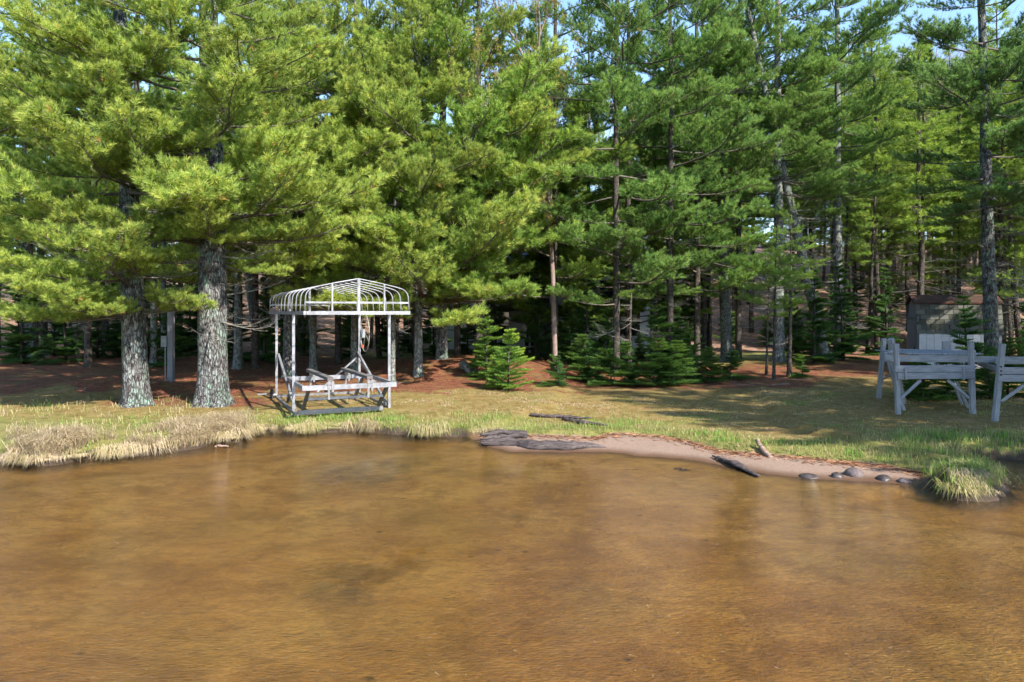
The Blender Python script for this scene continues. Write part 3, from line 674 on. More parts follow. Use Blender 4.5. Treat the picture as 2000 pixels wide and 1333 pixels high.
def bare_tree(seed, H=15, leaf=False):
    rng = np.random.RandomState(seed); tb = MB(); cb = MB(); P = []; Dn = []
    def grow(p, d, L, r, lev):
        k = 4; pts = [p]; dd = d.copy()
        for _ in range(k-1):
            dd = unit(dd+rng.normal(0, 0.10, 3)+np.array([0, 0, 0.06])); pts.append(pts[-1]+dd*L/(k-1))
        pts = np.array(pts)
        (tb if lev == 0 else cb).tube(pts, np.linspace(r, r*0.55, k), 7 if lev == 0 else (4 if lev < 3 else 3), 0, False)
        if lev >= 5:
            if leaf:
                for _ in range(4): P.append(pts[rng.randint(1, 4)]+rng.normal(0, 0.05, 3)); Dn.append(rng.normal(0, 1, 3))
            return
        m = [7, 5, 4, 4, 3][lev]
        for q_ in range(m):
            u = rng.uniform(0.45 if lev == 0 else 0.25, 1.0)
            pp = np.array([np.interp(u, np.linspace(0, 1, k), pts[:, c_]) for c_ in range(3)])
            nd = unit(dd*0.75+rng.normal(0, 0.55, 3)+np.array([0, 0, 0.2]))
            grow(pp, nd, L*rng.uniform(0.42, 0.68) if lev else L*rng.uniform(0.3, 0.5), r*0.42 if lev else r*0.4, lev+1)
    grow(np.array([0, 0, -0.2]), np.array([0.02, 0, 1.0]), H*0.72, H*0.011, 0)
    if leaf:
        v, f, t = needles(np.array(P), np.array(Dn), 3, 0.075, 0.055, 20, 90, 0.08, rng); cb.add(v, f, 1, t)
    return tb.data('trunk', ['bare_twig'], True), cb.data('crown', ['bare_twig', 'bud_leaf'], [0], leaf)
BARE = [bare_tree(500), bare_tree(501), bare_tree(502)]
BUD = bare_tree(510, 13, True)

rng = np.random.RandomState(77)
def free(x, y):
    if -5.5 < x < 11 and 41 < y < 57: return False          # house
    if 16.0 < x < 26 and 29 < y < 38: return False           # shed
    return True
spots = []
def scatter(n, x0, x1, y0, y1, dmin):
    out = []; tries = 0
    while len(out) < n and tries < 6000:
        tries += 1
        y = rng.uniform(y0, y1); x = rng.uniform(x0, x1)*(0.45+0.55*y/y1)
        if abs(x) > 0.80*y+5 or not free(x, y): continue
        if all((x-a_)**2+(y-b_)**2 > dmin*dmin for a_, b_ in spots): spots.append((x, y)); out.append((x, y))
    return out
right_back = []
for _ in range(55):
    y = rng.uniform(36, 70); x = y*rng.uniform(0.42, 0.78)
    if free(x, y): right_back.append((x, y)); spots.append((x, y))
for k, (x, y) in enumerate(right_back + scatter(235, -75, 75, 33.5, 90, 1.35)):
    me_t, me_c = FC[rng.randint(4)]; s_ = rng.uniform(0.75, 1.3)
    root = empty('forest_conifer', (x, y, h1(x, y)), rng.uniform(0, 6.28)); root.scale = (s_*rng.uniform(0.85, 1.2),)*2 + (s_,)
    root.rotation_euler = (rng.normal(0, 0.025), rng.normal(0, 0.025), rng.uniform(0, 6.28))
    tag(root, 'thin dark conifer in the woods behind the shoreline pines', 'pine tree', 'thin conifers of the woods behind')
    inst('trunk', me_t, root)
    inst('crown', me_c, root, color=np.array([0.85, 0.95, 0.9])*rng.uniform(0.8, 1.25))
for k, (x, y) in enumerate(scatter(26, -60, 75, 58, 110, 2.5)):
    me_t, me_c = BARE[rng.randint(3)]; s_ = rng.uniform(0.9, 1.35)
    root = empty('bare_tree', (x, y, h1(x, y)), rng.uniform(0, 6.28)); root.scale = (s_, s_, s_)
    tag(root, 'leafless pinkish grey tree on the slope far behind the pines', 'tree', 'leafless trees on the far slope')
    inst('trunk', me_t, root); inst('crown', me_c, root)
for k, (px_, D_, s_) in enumerate([(1830, 52, 1.2), (1760, 60, 1.2), (1880, 64, 1.35), (1795, 70, 1.4), (1930, 56, 1.1), (1700, 66, 1.2), (1815, 76, 1.5), (1905, 74, 1.5), (1740, 74, 1.5), (1975, 66, 1.4), (1855, 58, 1.2), (1780, 84, 1.6), (1840, 88, 1.7), (1890, 84, 1.6), (1950, 88, 1.7), (1720, 86, 1.7)]):
    x = (px_-1000)/F*D_
    me_t, me_c = BARE[k % 3]; root = empty('bare_tree', (x, D_, h1(x, D_)), k*1.3); root.scale = (s_, s_, s_)
    tag(root, 'leafless pinkish grey tree on the slope far behind the pines', 'tree', 'leafless trees on the far slope')
    inst('trunk', me_t, root); inst('crown', me_c, root)
x = (1085-1000)/F*28.5; root = empty('budding_tree', (x, 28.5, h1(x, 28.5)), 0.6); root.scale = (0.8, 0.8, 1.3)
tag(root, 'slim tree with small yellow green spring leaves high between the centre pines', 'tree')
inst('trunk', BUD[0], root); inst('crown', BUD[1], root)
# understory firs in the woods
for k, (x, y) in enumerate(scatter(120, -40, 40, 31, 52, 0.9)):
    if -8 < x < -1 and y < 36: continue
    tall = rng.rand() < 0.5
    me_t, me_c = (FBIG if tall else FIRS)[rng.randint(2 if tall else 4)]; s_ = rng.uniform(0.7, 1.15)
    root = empty('young_fir', (x, y, h1(x, y)), rng.uniform(0, 6.28)); root.scale = (s_, s_, s_)
    tag(root, 'young dark green fir growing in the shade under the woods', 'fir tree', 'young firs under the woods')
    inst('stem', me_t, root); inst('crown', me_c, root, color=np.array([1, 1, 1])*rng.uniform(0.8, 1.4))
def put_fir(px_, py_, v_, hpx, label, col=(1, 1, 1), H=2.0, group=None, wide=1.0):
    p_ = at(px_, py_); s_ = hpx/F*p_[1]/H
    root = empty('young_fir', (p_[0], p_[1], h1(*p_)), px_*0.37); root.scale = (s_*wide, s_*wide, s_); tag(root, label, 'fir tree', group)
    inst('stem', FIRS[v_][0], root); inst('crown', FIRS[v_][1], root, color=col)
HF = [2.0, 1.6, 2.6, 1.2]
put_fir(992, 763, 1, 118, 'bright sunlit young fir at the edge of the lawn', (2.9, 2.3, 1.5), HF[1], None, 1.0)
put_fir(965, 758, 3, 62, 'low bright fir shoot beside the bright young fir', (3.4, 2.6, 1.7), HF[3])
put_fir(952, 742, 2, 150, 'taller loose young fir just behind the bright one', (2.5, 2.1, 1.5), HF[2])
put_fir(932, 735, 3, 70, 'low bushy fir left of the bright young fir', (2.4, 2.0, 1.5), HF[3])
put_fir(1092, 755, 3, 60, 'small dim fir seedling right of the bright young fir', (1.0, 1.1, 1.0), HF[3])
for k, (px_, py_, v_, hp) in enumerate([(1150, 745, 1, 90), (1195, 752, 3, 70), (1235, 755, 1, 85), (1275, 757, 1, 95), (1310, 756, 1, 90), (1345, 748, 3, 70), (1390, 748, 1, 70), (1425, 742, 3, 55), (1180, 728, 2, 135), (1290, 728, 2, 140), (1330, 730, 0, 105)]):
    put_fir(px_, py_, v_, hp, ('dark fir of the front row of the lawn thicket, '+['leftmost', 'second from left', 'third from left', 'fourth from left', 'fifth from left', 'sixth from left', 'seventh from left', 'rightmost'][k]) if k < 8 else ['tall dark fir at the left back of the lawn thicket', 'tallest dark fir at the middle back of the lawn thicket', 'tall dark fir at the right back of the lawn thicket'][k-8], (1.15, 1.15, 1.0), HF[v_], 'dark firs of the thicket beside the lawn', 1.25)
put_fir(1568, 738, 3, 45, 'small fir seedling right of the thin saplings', (1.4, 1.4, 1.0), HF[3])
p_ = (16.4, 25.6); root = empty('young_fir', (p_[0], p_[1], h1(*p_)), 0.4); root.scale = (1.25, 1.25, 1.25); tag(root, 'young fir standing between the dock and the shed', 'fir tree')
inst('stem', FIRS[2][0], root); inst('crown', FIRS[2][1], root, color=(0.9, 1.05, 1.05))
for k, (x_, y_, v_, s_) in enumerate([(11.9, 20.6, 3, 0.9), (12.9, 21.0, 3, 1.0), (14.0, 20.8, 1, 0.8), (12.3, 21.6, 1, 0.8), (15.0, 21.5, 0, 0.9), (16.8, 23.0, 0, 1.1)]):
    root = empty('young_fir', (x_, y_, h1(x_, y_)), k*1.7); root.scale = (s_*1.2, s_*1.2, s_)
    tag(root, 'low fir behind the stored dock, '+['leftmost', 'third from left', 'fourth from left', 'second from left', 'fifth from left', 'rightmost'][k], 'fir tree', 'low firs under the stored dock'); inst('stem', FIRS[v_][0], root); inst('crown', FIRS[v_][1], root, color=(1.2, 1.2, 1.0))

# ------------------------------------------------------------------ house
hz = h1(3, 45)
H0 = empty('house', (-4.2, 44.5, hz)); tag(H0, 'pale sided two storey house mostly hidden behind the centre pines', 'house')
hw, hd, hh_ = 12.6, 9.0, 5.4
def clap(b, x0, x1, y, z0, z1, st=0.16, m=0):
    z = z0
    while z < z1-1e-3:
        z2 = min(z+st, z1)
        b.add([(x0, y-0.03, z), (x1, y-0.03, z), (x1, y-0.008, z2), (x0, y-0.008, z2), (x0, y, z), (x1, y, z)], np.array([[0, 1, 2, 3]]), m)
        b.add([(x0, y, z), (x1, y, z), (x1, y-0.03, z), (x0, y-0.03, z)], np.array([[0, 1, 2, 3]]), m); z = z2
b = MB(); b.box((0, 0, -0.6), (hw, hd, hh_)); clap(b, 0, hw, -0.002, 0.35, hh_)
b.build('wall', ['siding'], H0)
b = MB()
for s_ in (0, 1):
    pass
rp = [(-0.5, -0.6), (hw+0.5, hd+0.6)]
ridge = hh_+3.0
v = [(-0.5, -0.6, hh_-0.35), (hw+0.5, -0.6, hh_-0.35), (hw+0.5, hd/2, ridge), (-0.5, hd/2, ridge), (-0.5, hd+0.6, hh_-0.35), (hw+0.5, hd+0.6, hh_-0.35)]
v2 = [(x, y, z-0.18) for x, y, z in v]
b.add(v+v2, np.array([[0, 1, 2, 3], [3, 2, 5, 4], [7, 6, 9, 8], [8, 9, 10, 11], [0, 6, 7, 1], [4, 5, 11, 10]]), 0)
b.build('roof', ['roof_dark'], H0)
b = MB(); b.add([(0, 0.0, hh_), (0, hd, hh_), (0, hd/2, ridge-0.2), (hw, 0, hh_), (hw, hd, hh_), (hw, hd/2, ridge-0.2)], np.array([[0, 2, 1], [3, 4, 5]]), 0); b.build('gable', ['siding'], H0)
# front cross gable
b = MB(); gx0, gx1 = 7.4, 12.6
b.box((gx0, -2.2, -0.6), (gx1, -0.01, 4.6)); clap(b, gx0, gx1, -2.202, 0.35, 4.6)
b.add([(gx0, -2.2, 4.6), (gx1, -2.2, 4.6), ((gx0+gx1)/2, -2.2, 6.9)], np.array([[0, 1, 2]])); b.build('front_wing', ['siding'], H0)
b = MB(); gm = (gx0+gx1)/2
for s_, xe in ((-1, gx0-0.4), (1, gx1+0.4)):
    v = [(xe, -2.6, 4.3), (gm, -2.6, 7.05), (gm, 3.0, 7.05), (xe, 3.0, 4.3)]; v2 = [(x, y, z+0.16) for x, y, z in v]
    b.add(v+v2, np.array([[0, 1, 2, 3], [4, 7, 6, 5], [0, 4, 5, 1], [0, 3, 7, 4]]), 0)
b.build('front_wing_roof', ['roof_dark'], H0)
def window(x, z, w, h, y):
    b = MB(); t = 0.09
    b.box((x-t, y-0.07, z-t), (x, y, z+h+t)); b.box((x+w, y-0.07, z-t), (x+w+t, y, z+h+t)); b.box((x, y-0.068, z-t), (x+w, y, z)); b.box((x, y-0.068, z+h), (x+w, y, z+h+t)); b.box((x, y-0.06, z+h/2-0.03), (x+w, y-0.02, z+h/2+0.03))
    o = b.build('window', ['trim'], H0); b = MB(); b.box((x, y-0.035, z), (x+w, y-0.02, z+h)); b.build('pane', ['window_glass'], o)
for (x, z, w, h, y) in [(0.8, 0.9, 1.2, 1.4, -0.03), (2.8, 0.9, 1.2, 1.4, -0.03), (5.0, 0.2, 1.0, 2.1, -0.03), (1.2, 3.3, 1.1, 1.3, -0.03), (4.4, 3.3, 1.1, 1.3, -0.03), (8.2, 0.9, 1.2, 1.4, -2.23), (10.6, 0.9, 1.2, 1.4, -2.23), (9.4, 3.0, 1.2, 1.2, -2.23)]:
    window(x, z, w, h, y)
dk = MB(); dk.box((-0.5, -3.4, 2.5), (7.2, -0.04, 2.62)); dko = dk.build('deck', ['weathered_wood'], H0)
for x in np.linspace(-0.4, 7.1, 5): b = MB(); b.box((x-0.06, -3.4, -0.6), (x+0.06, -3.28, 3.6)); b.build('deck_post', ['trim'], H0)
b = MB(); b.box((-0.5, -3.40, 3.6), (7.2, -3.28, 3.68)); b.build('rail', ['trim'], dko)
mebal = MB().box((-0.02, -0.02, 0), (0.02, 0.02, 0.98)).data('baluster', ['trim'])
for x in np.arange(-0.25, 7.0, 0.16): inst('baluster', mebal, dko, (x, -3.34, 2.62))

# ------------------------------------------------------------------ shed (gambrel, mossy shingles)
S0 = empty('shed', (17.75, 31.0, h1(18.5, 31.5)-0.05), math.radians(-19)); tag(S0, 'small grey storage shed with mossy shingled gambrel roof behind the dock', 'shed')
sw, sd_ = 3.1, 2.5; wz, kz, rz = 1.50, 2.80, 3.10   # wall top, knee, ridge
ky = 0.34
prof = [(0, 0), (0, wz), (ky, kz), (sd_/2, rz), (sd_-ky, kz), (sd_, wz), (sd_, 0)]
b = MB(); n_ = len(prof)
v = [(0, y, z) for y, z in prof]+[(sw, y, z) for y, z in prof]
b.add(v, np.array([[0, 1, 8, 7], [6, 13, 12, 5]]), 0)
for base in (0, 7):
    b.add(v, np.array([[base, base+1, base+5], [base, base+5, base+6], [base+1, base+2, base+4], [base+1, base+4, base+5], [base+2, base+3, base+4]]), 0)
b.build('wall', ['grey_board'], S0)
# white vertical boards on the front wall
bw = 0.29
for k in range(int(sw/bw)):
    b = MB(); b.box((0.01+k*bw, -0.03-0.002*(k % 3), 0.02), (0.01+(k+1)*bw-0.014, -0.001, wz-0.02)); b.build('board', ['white_board'], S0)
# door and trim on the gable end
b = MB(); b.box((-0.035, 0.12, 0.05), (-0.002, sd_-0.12, 2.12)); dr = b.build('door', ['grey_board'], S0)
b = MB(); b.box((-0.05, 0.08, 2.14), (-0.003, sd_-0.08, 2.23)); b.build('door_lintel', ['grey_board'], S0)
th = np.linspace(0, 2*math.pi, 14)[:-1]
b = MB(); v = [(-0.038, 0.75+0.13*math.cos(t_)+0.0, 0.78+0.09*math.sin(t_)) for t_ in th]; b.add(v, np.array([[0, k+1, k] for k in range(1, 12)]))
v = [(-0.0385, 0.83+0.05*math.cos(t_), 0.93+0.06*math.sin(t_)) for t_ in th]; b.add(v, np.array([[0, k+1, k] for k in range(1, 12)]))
b.add([(-0.0388, 0.79, 0.8), (-0.0388, 0.87, 0.8), (-0.0388, 0.86, 0.92), (-0.0388, 0.80, 0.92)], np.array([[0, 1, 2, 3]])); b.build('bird_cutout_dark', ['hole_dark'], dr)  # flat black sheet on the door, painted as the dark inside a hole
b = MB(); b.box((-0.06, sd_-0.4, 0.85), (-0.037, sd_-0.3, 1.0)); b.build('latch', ['galvanised'], dr)
# lower slope shingles, each its own piece
sl_len = math.hypot(ky, kz-wz); rows = 6; cols = 9
dirv = np.array([0, ky, kz-wz])/sl_len; nrmv = np.array([0, -(kz-wz), ky])/sl_len
rf = empty('lower_roof', (0, 0, 0), 0, S0)
rngs = np.random.RandomState(5)
sm = MB(); cw = (sw+0.16)/cols; rh = sl_len/rows
sm.add([(0.006, 0, 0), (cw-0.012, 0, 0), (cw-0.012, rh*1.12, 0), (0.006, rh*1.12, 0), (0.006, 0, 0.022), (cw-0.012, 0, 0.022), (cw-0.012, rh*1.12, 0.004), (0.006, rh*1.12, 0.004)],
       np.array([[0, 3, 2, 1], [4, 5, 6, 7], [0, 1, 5, 4], [1, 2, 6, 5], [0, 4, 7, 3], [2, 3, 7, 6]]))
sme = sm.data('shingle', ['shingle'])
ang = math.atan2(kz-wz, ky)
for r_ in range(rows):
    for c_ in range(-1 if r_ % 2 else 0, cols):
        x = -0.08+c_*cw+(cw*0.5 if r_ % 2 else 0)
        scx = 1.0
        if x < -0.09: scx = 0.5; x = -0.08
        if x+cw > sw+0.1: scx = 0.5 if x+cw*0.5 <= sw+0.1 else 0
        if not scx: continue
        pz = np.array([x, 0, wz-0.05])+dirv*(r_*rh)+nrmv*(0.012+rngs.uniform(0, 0.006))
        inst('shingle', sme, rf, tuple(pz), (ang+rngs.normal(0, 0.008), 0, 0), (scx, 1, 1))
b = MB()
for ys in ((ky-0.06, sd_/2, kz-0.03, rz+0.03), (sd_-ky+0.06, sd_/2, kz-0.03, rz+0.03)):
    v = [(-0.14, ys[0], ys[2]), (sw+0.14, ys[0], ys[2]), (sw+0.14, ys[1], ys[3]), (-0.14, ys[1], ys[3])]; v2 = [(x, y, z+0.07) for x, y, z in v]
    b.add(v+v2, np.array([[0, 1, 2, 3], [7, 6, 5, 4], [0, 4, 5, 1], [0, 3, 7, 4], [1, 5, 6, 2]]), 0)
b.build('upper_roof', ['needle_roof'], S0)
b = MB(); b.add([(-0.08, sd_, wz), (sw+0.08, sd_, wz), (sw+0.08, sd_-ky, kz), (-0.08, sd_-ky, kz)], np.array([[0, 1, 2, 3]])); b.build('rear_roof', ['roof_dark'], S0)

# ------------------------------------------------------------------ boat lift
TH = math.radians(25); LZ = 0.30
L0 = empty('boat_lift', (-5.66, 18.4, LZ), TH)      # local x: along the front, local y: towards the woods
tag(L0, 'aluminium boat lift with bare hooped canopy frame standing on the bank', 'boat lift')
WL, LL, ZT = 2.53, 3.58, 2.60
for (x, y) in ((0, 0), (WL, 0), (0, LL), (WL, LL)):
    gz = min(0, h1(-5.66+x*math.cos(TH)-y*math.sin(TH), 18.4+x*math.sin(TH)+y*math.cos(TH))-LZ)-0.02
    b = MB(); b.box((x-0.034, y-0.034, gz), (x+0.034, y+0.034, ZT)); post = b.build('post', ['aluminium'], L0)
    b = MB(); b.box((x-0.13, y-0.13, gz-0.02), (x+0.13, y+0.13, gz+0.015)); b.build('foot_plate', ['galvanised'], post)
def bar(name, p0, p1, w=0.07, h=0.07, m='aluminium', par=L0):
    return MB().beam(p0, p1, w, h).build(name, [m], par)
bar('ground_beam', (0.042, -0.45, 0.10), (WL-0.30, -0.45, 0.10), 0.09, 0.11, 'galvanised')
bar('ground_beam', (0.042, LL, 0.08), (WL-0.042, LL, 0.08), 0.08, 0.1, 'galvanised')
bar('side_beam', (0.0, -0.45, 0.06), (0.0, LL-0.042, 0.06), 0.07, 0.09, 'galvanised')
bar('side_beam', (WL, 0.045, 0.06), (WL, LL-0.042, 0.06), 0.07, 0.09, 'galvanised')
bar('side_brace', (0.05, 0.03, 0.12), (0.05, LL-0.05, 1.36), 0.06, 0.075)
bar('side_brace', (WL-0.055, 0.05, 0.12), (WL-0.055, LL-0.05, 1.36), 0.06, 0.075)
bar('rear_brace', (WL-0.1, LL-0.06, 1.20), (1.2, LL-0.06, 0.16), 0.04, 0.05)
# rocking platform
PZ = 0.80; pw0, pw1 = 0.02, WL-0.17; py0, py1 = -1.30, 1.42
bar('front_crossbeam', (pw0, py0, PZ), (pw1, py0, PZ), 0.09, 0.12); bar('rear_crossbeam', (pw0, py1, PZ), (pw1, py1, PZ), 0.09, 0.11)
bar('platform_side', (pw0+0.04, py0+0.05, PZ), (pw0+0.04, py1-0.05, PZ), 0.07, 0.10); bar('platform_side', (pw1-0.04, py0+0.05, PZ), (pw1-0.04, py1-0.05, PZ), 0.07, 0.10)
for x in (pw0+0.17, pw1-0.22): bar('swing_arm', (x, py0+0.06, PZ-0.05), (x-0.02, -0.42, 0.16), 0.07, 0.09, 'bunk_wood')
for x in (pw0+0.17, pw1-0.22): bar('swing_arm', (x, py1+0.03, PZ-0.05), (x-0.02, 2.35, 0.10), 0.07, 0.09, 'galvanised')
bar('lower_crossbar', (pw0+0.20, py0+0.36, 0.49), (pw1-0.25, py0+0.36, 0.49), 0.05, 0.065)
for x, x2 in ((0.70, 0.66), (1.68, 1.64)):
    bk = bar('bunk', (x, py0-0.02, PZ+0.20), (x2, py1+0.30, PZ+0.20), 0.15, 0.075, 'bunk_wood')
    for y in (py0, py1):
        b = MB(); b.box((x-0.075, y-0.065, PZ-0.30), (x-0.02, y-0.048, PZ+0.155)); b.box((x+0.02, y-0.065, PZ-0.12), (x+0.075, y-0.048, PZ+0.155)); b.box((x-0.08, y-0.072, PZ+0.06), (x+0.08, y-0.066, PZ+0.13))
        b.build('bracket', ['galvanised'], bk)
    bar('hanger', (x, py0+0.0, PZ-0.063), (x, py0+0.36, 0.52), 0.04, 0.05, 'aluminium')
# winch wheel on the rear right post
wy, wx, wzz, wr = LL-0.05, WL+0.17, 1.97, 0.58
t_ = np.linspace(0, 2*math.pi, 49)
ring = np.stack([np.full(49, wx), wy+wr*np.cos(t_), wzz+wr*np.sin(t_)], -1)
ww = MB().tube(ring, 0.012, 6, 0, False).build('winch_wheel', ['ivory_plastic'], L0, True)
for k in range(4):
    a_ = k*math.pi/2+0.4; MB().tube(np.array([[wx, wy, wzz], [wx, wy+wr*math.cos(a_), wzz+wr*math.sin(a_)]]), 0.006, 5).build('spoke', ['ivory_plastic'], ww)
MB().box((WL+0.042, wy-0.1, wzz-0.13), (WL+0.15, wy+0.1, wzz+0.13)).build('winch', ['box_grey'], L0)
MB().box((WL+0.045, wy-0.05, 1.52), (WL+0.12, wy+0.03, 1.60)).build('winch_handle', ['red_plastic'], L0)
MB().tube(np.array([[WL+0.06, wy, wzz-0.1], [WL-0.3, 2.4, 1.2], [pw1-0.05, py1, PZ+0.05]]), 0.008, 4).build('lift_cable', ['cable'], L0)
for (x, y) in ((-0.16, LL-0.25),):
    t_ = np.linspace(0, 2*math.pi, 25)
    wv = MB().tube(np.stack([np.full(25, x), y+0.15*np.cos(t_), 0.16+0.15*np.sin(t_)], -1), 0.045, 8, 0, False).build('transport_wheel', ['rubber'], L0, True)
    MB().tube(np.array([[x-0.04, y, 0.16], [x+0.13, y, 0.16]]), 0.05, 10).build('hub', ['galvanised'], wv)
bar('wheel_arm', (-0.55, LL+0.03, 0.17), (-0.05, LL+0.03, 0.17), 0.04, 0.04, 'galvanised')
# canopy frame
CZ = ZT+0.03; cy0, cy1 = -1.88, 5.40; cx0, cx1 = 0.0, WL
CAN = empty('canopy_frame', (0, 0, 0), 0, L0)
for x in (cx0, cx1): bar('side_rail', (x, cy0, CZ), (x, cy1, CZ), 0.06, 0.09, 'aluminium', CAN)
for y in (cy0, cy1): bar('end_rail', (cx0+0.031, y, CZ), (cx1-0.031, y, CZ), 0.055, 0.085, 'aluminium', CAN)
def hoop_pts():
    P_ = [(cx0, 0.0), (cx0+0.005, 0.20), (cx0+0.02, 0.38), (cx0+0.045, 0.45), (cx0+0.09, 0.51), (cx0+0.16, 0.555), (cx0+0.30, 0.60), (cx0+0.7, 0.69), (WL/2, 0.80)]
    R_ = [(WL-x, z) for x, z in P_[:-1]][::-1]
    return P_+R_
hp = np.array([(x, 0, z) for x, z in hoop_pts()])
hme = MB().tube(hp, 0.016, 6, 0, True).data('hoop', ['aluminium'], True)
for y in np.linspace(cy0+0.02, cy1-0.02, 11): inst('hoop', hme, CAN, (0, y, CZ+0.03))
bar('ridge_pole', (WL/2, cy0, CZ+0.80), (WL/2, cy1, CZ+0.80), 0.03, 0.03, 'aluminium', CAN)
for y in (cy0+0.02, cy1-0.02):
    bar('end_crossbar', (cx0+0.02, y, CZ+0.25), (cx1-0.02, y, CZ+0.25), 0.035, 0.045, 'aluminium', CAN)
    for x, zt, w_ in ((WL*0.25, 0.67, 0.04), (WL*0.5, 0.80, 0.07), (WL*0.75, 0.67, 0.04)): bar('end_upright', (x, y-0.026, CZ+0.045), (x, y-0.026, CZ+zt+0.03), w_, 0.04, 'aluminium', CAN)

# ------------------------------------------------------------------ stored dock sections
rngd = np.random.RandomState(9)
def timber(name, p0, p1, w, h, par, m='weathered_wood'):
    b = MB(); p0 = np.array(p0, float); p1 = np.array(p1, float); d = p1-p0; L = np.linalg.norm(d)
    b.box((0, -w/2, -h/2), (L, w/2, h/2)); v = b.v[0]; v += rngd.normal(0, 0.004, v.shape)
    o = b.build(name, [m], par); o.location = p0
    o.rotation_mode = 'QUATERNION'; dd = Vector(d/L)
    zax = Vector((0, 0, 1)) if abs(dd.z) < 0.97 else Vector((0, 1, 0))
    y_ = zax.cross(dd).normalized(); z_ = dd.cross(y_)
    o.rotation_quaternion = Matrix((dd, y_, z_)).transposed().to_quaternion()
    bv = o.modifiers.new('bevel', 'BEVEL'); bv.width = 0.006; bv.segments = 1
    return o
def wpt(px_, py_, D): return ((px_-1000)/F*D, D, CAMZ-(py_-HORIZON)/F*D)
DK = empty('dock_section', (10.0, 18.1, 0.25)); tag(DK, 'weathered grey timber dock section on posts with two front boards', 'dock')
base = Vector((10.0, 18.1, 0.25))
def rel(p_): return (p_[0]-base.x, p_[1]-base.y, p_[2]-base.z)
def T(name, a_, b_, w, h, par=DK): return timber(name, rel(a_), rel(b_), w, h, par)
D1 = 18.1
def gp(px_, D, dz=-0.05): x = (px_-1000)/F*D; return (x, D, h1(x, D)+dz)
# front posts
T('post', gp(1754, D1), wpt(1750, 672, D1), 0.11, 0.11); T('post', gp(1899, D1), wpt(1896, 669, D1), 0.11, 0.11)
# front boards and cleats
T('front_board', wpt(1748, 720.5, D1-0.085), wpt(1903, 720, D1-0.085), 0.045, 0.165); T('front_board', wpt(1753, 734.5, D1-0.085), wpt(1903, 734, D1-0.085), 0.045, 0.165)
T('cleat', wpt(1769, 742, D1-0.135), wpt(1768.5, 720, D1-0.135), 0.06, 0.04); T('cleat', wpt(1882, 742, D1-0.135), wpt(1881.5, 719, D1-0.135), 0.06, 0.04)
T('brace', wpt(1798, 743, D1-0.02), wpt(1760, 778, D1-0.02), 0.05, 0.07); T('brace', wpt(1851, 743, D1-0.02), wpt(1893, 778, D1-0.02), 0.05, 0.07)
# long stringers carrying the deck, running to the right and back
T('stringer', wpt(1728, 700, 18.6), wpt(2040, 704, 18.6), 0.06, 0.17)
T('stringer', wpt(1758, 688, 20.4), wpt(1905, 690, 20.4), 0.06, 0.16)
T('end_beam', wpt(1730, 695, 18.7), wpt(1758, 687, 20.3), 0.06, 0.16)
T('back_stub', wpt(1849, 694, 20.5), wpt(1849, 667, 20.5), 0.26, 0.05)
# rear left trestle
T('post', gp(1716, 21.2), wpt(1726.5, 661, 21.2), 0.11, 0.11)
T('post', gp(1764, 20.0), wpt(1739, 662, 19.6), 0.12, 0.16)
T('brace', wpt(1724, 741, 21.0), wpt(1745, 730, 20.0), 0.05, 0.06); T('leg', wpt(1733, 700, 18.7), gp(1766, 18.8), 0.06, 0.09)
T('leg', wpt(1868, 745, 19.4), gp(1893, 19.2), 0.05, 0.07); T('leg', wpt(1862, 745, 20.0), gp(1880, 19.8), 0.05, 0.07)
T('underbeam', wpt(1912, 710, 19.6), wpt(1950, 722, 18.2), 0.05, 0.14)
# deck planks lying on the stringers
for k in range(13):
    x0 = wpt(1764, 688, 19.0)[0]+k*0.155
    T('deck_plank', (x0, 18.66, 1.845+rngd.normal(0, 0.004)), (x0+0.0, 20.35, 1.845+rngd.normal(0, 0.004)), 0.14, 0.035)
DK2 = empty('dock_section', (12.4, 16.9, 0.2)); tag(DK2, 'weathered timber dock section cut off by the right edge of the picture', 'dock')
base = Vector((12.4, 16.9, 0.2)); D2 = 17.0
T('post', gp(1943, D2), wpt(1958, 672, D2), 0.115, 0.115, DK2); T('post', gp(2110, D2), wpt(2106, 670, D2), 0.115, 0.115, DK2)
T('front_board', wpt(1950, 724, D2-0.09), wpt(2112, 725, D2-0.09), 0.045, 0.165, DK2); T('front_board', wpt(1949, 738.5, D2-0.09), wpt(2112, 740, D2-0.09), 0.045, 0.165, DK2)
T('brace', wpt(1955, 785, D2-0.02), wpt(2010, 746, D2-0.02), 0.05, 0.075, DK2); T('brace', wpt(2105, 785, D2-0.02), wpt(2060, 746, D2-0.02), 0.05, 0.075, DK2)
T('stringer', wpt(1944, 706, D2+1.3), wpt(2140, 706, D2+1.3), 0.06, 0.15, DK2)
for (px_, py_) in ((1955, 717), (1955, 725), (1955, 732.5)):
    c_ = rel(wpt(px_, py_, D2-0.115)); MB().tube(np.array([[c_[0], c_[1]+0.012, c_[2]], [c_[0], c_[1]-0.012, c_[2]]]), 0.022, 8).build('bolt', ['rubber'], DK2)

# ------------------------------------------------------------------ utility post
p_ = at(334, 746); U0 = empty('utility_post', (p_[0], p_[1], h1(*p_))); tag(U0, 'grey wooden post with small metal electrical box between the two stout trunks', 'post')
MB().box((-0.09, -0.09, -0.2), (0.09, 0.09, 2.75)).build('pole', ['grey_board'], U0)
MB().box((-0.28, -0.14, 1.25), (-0.092, 0.06, 1.62)).build('electrical_box', ['box_grey'], U0)
MB().tube(np.array([[-0.15, -0.10, 0.0], [-0.15, -0.10, 1.25]]), 0.018, 6).build('conduit', ['box_grey'], U0)

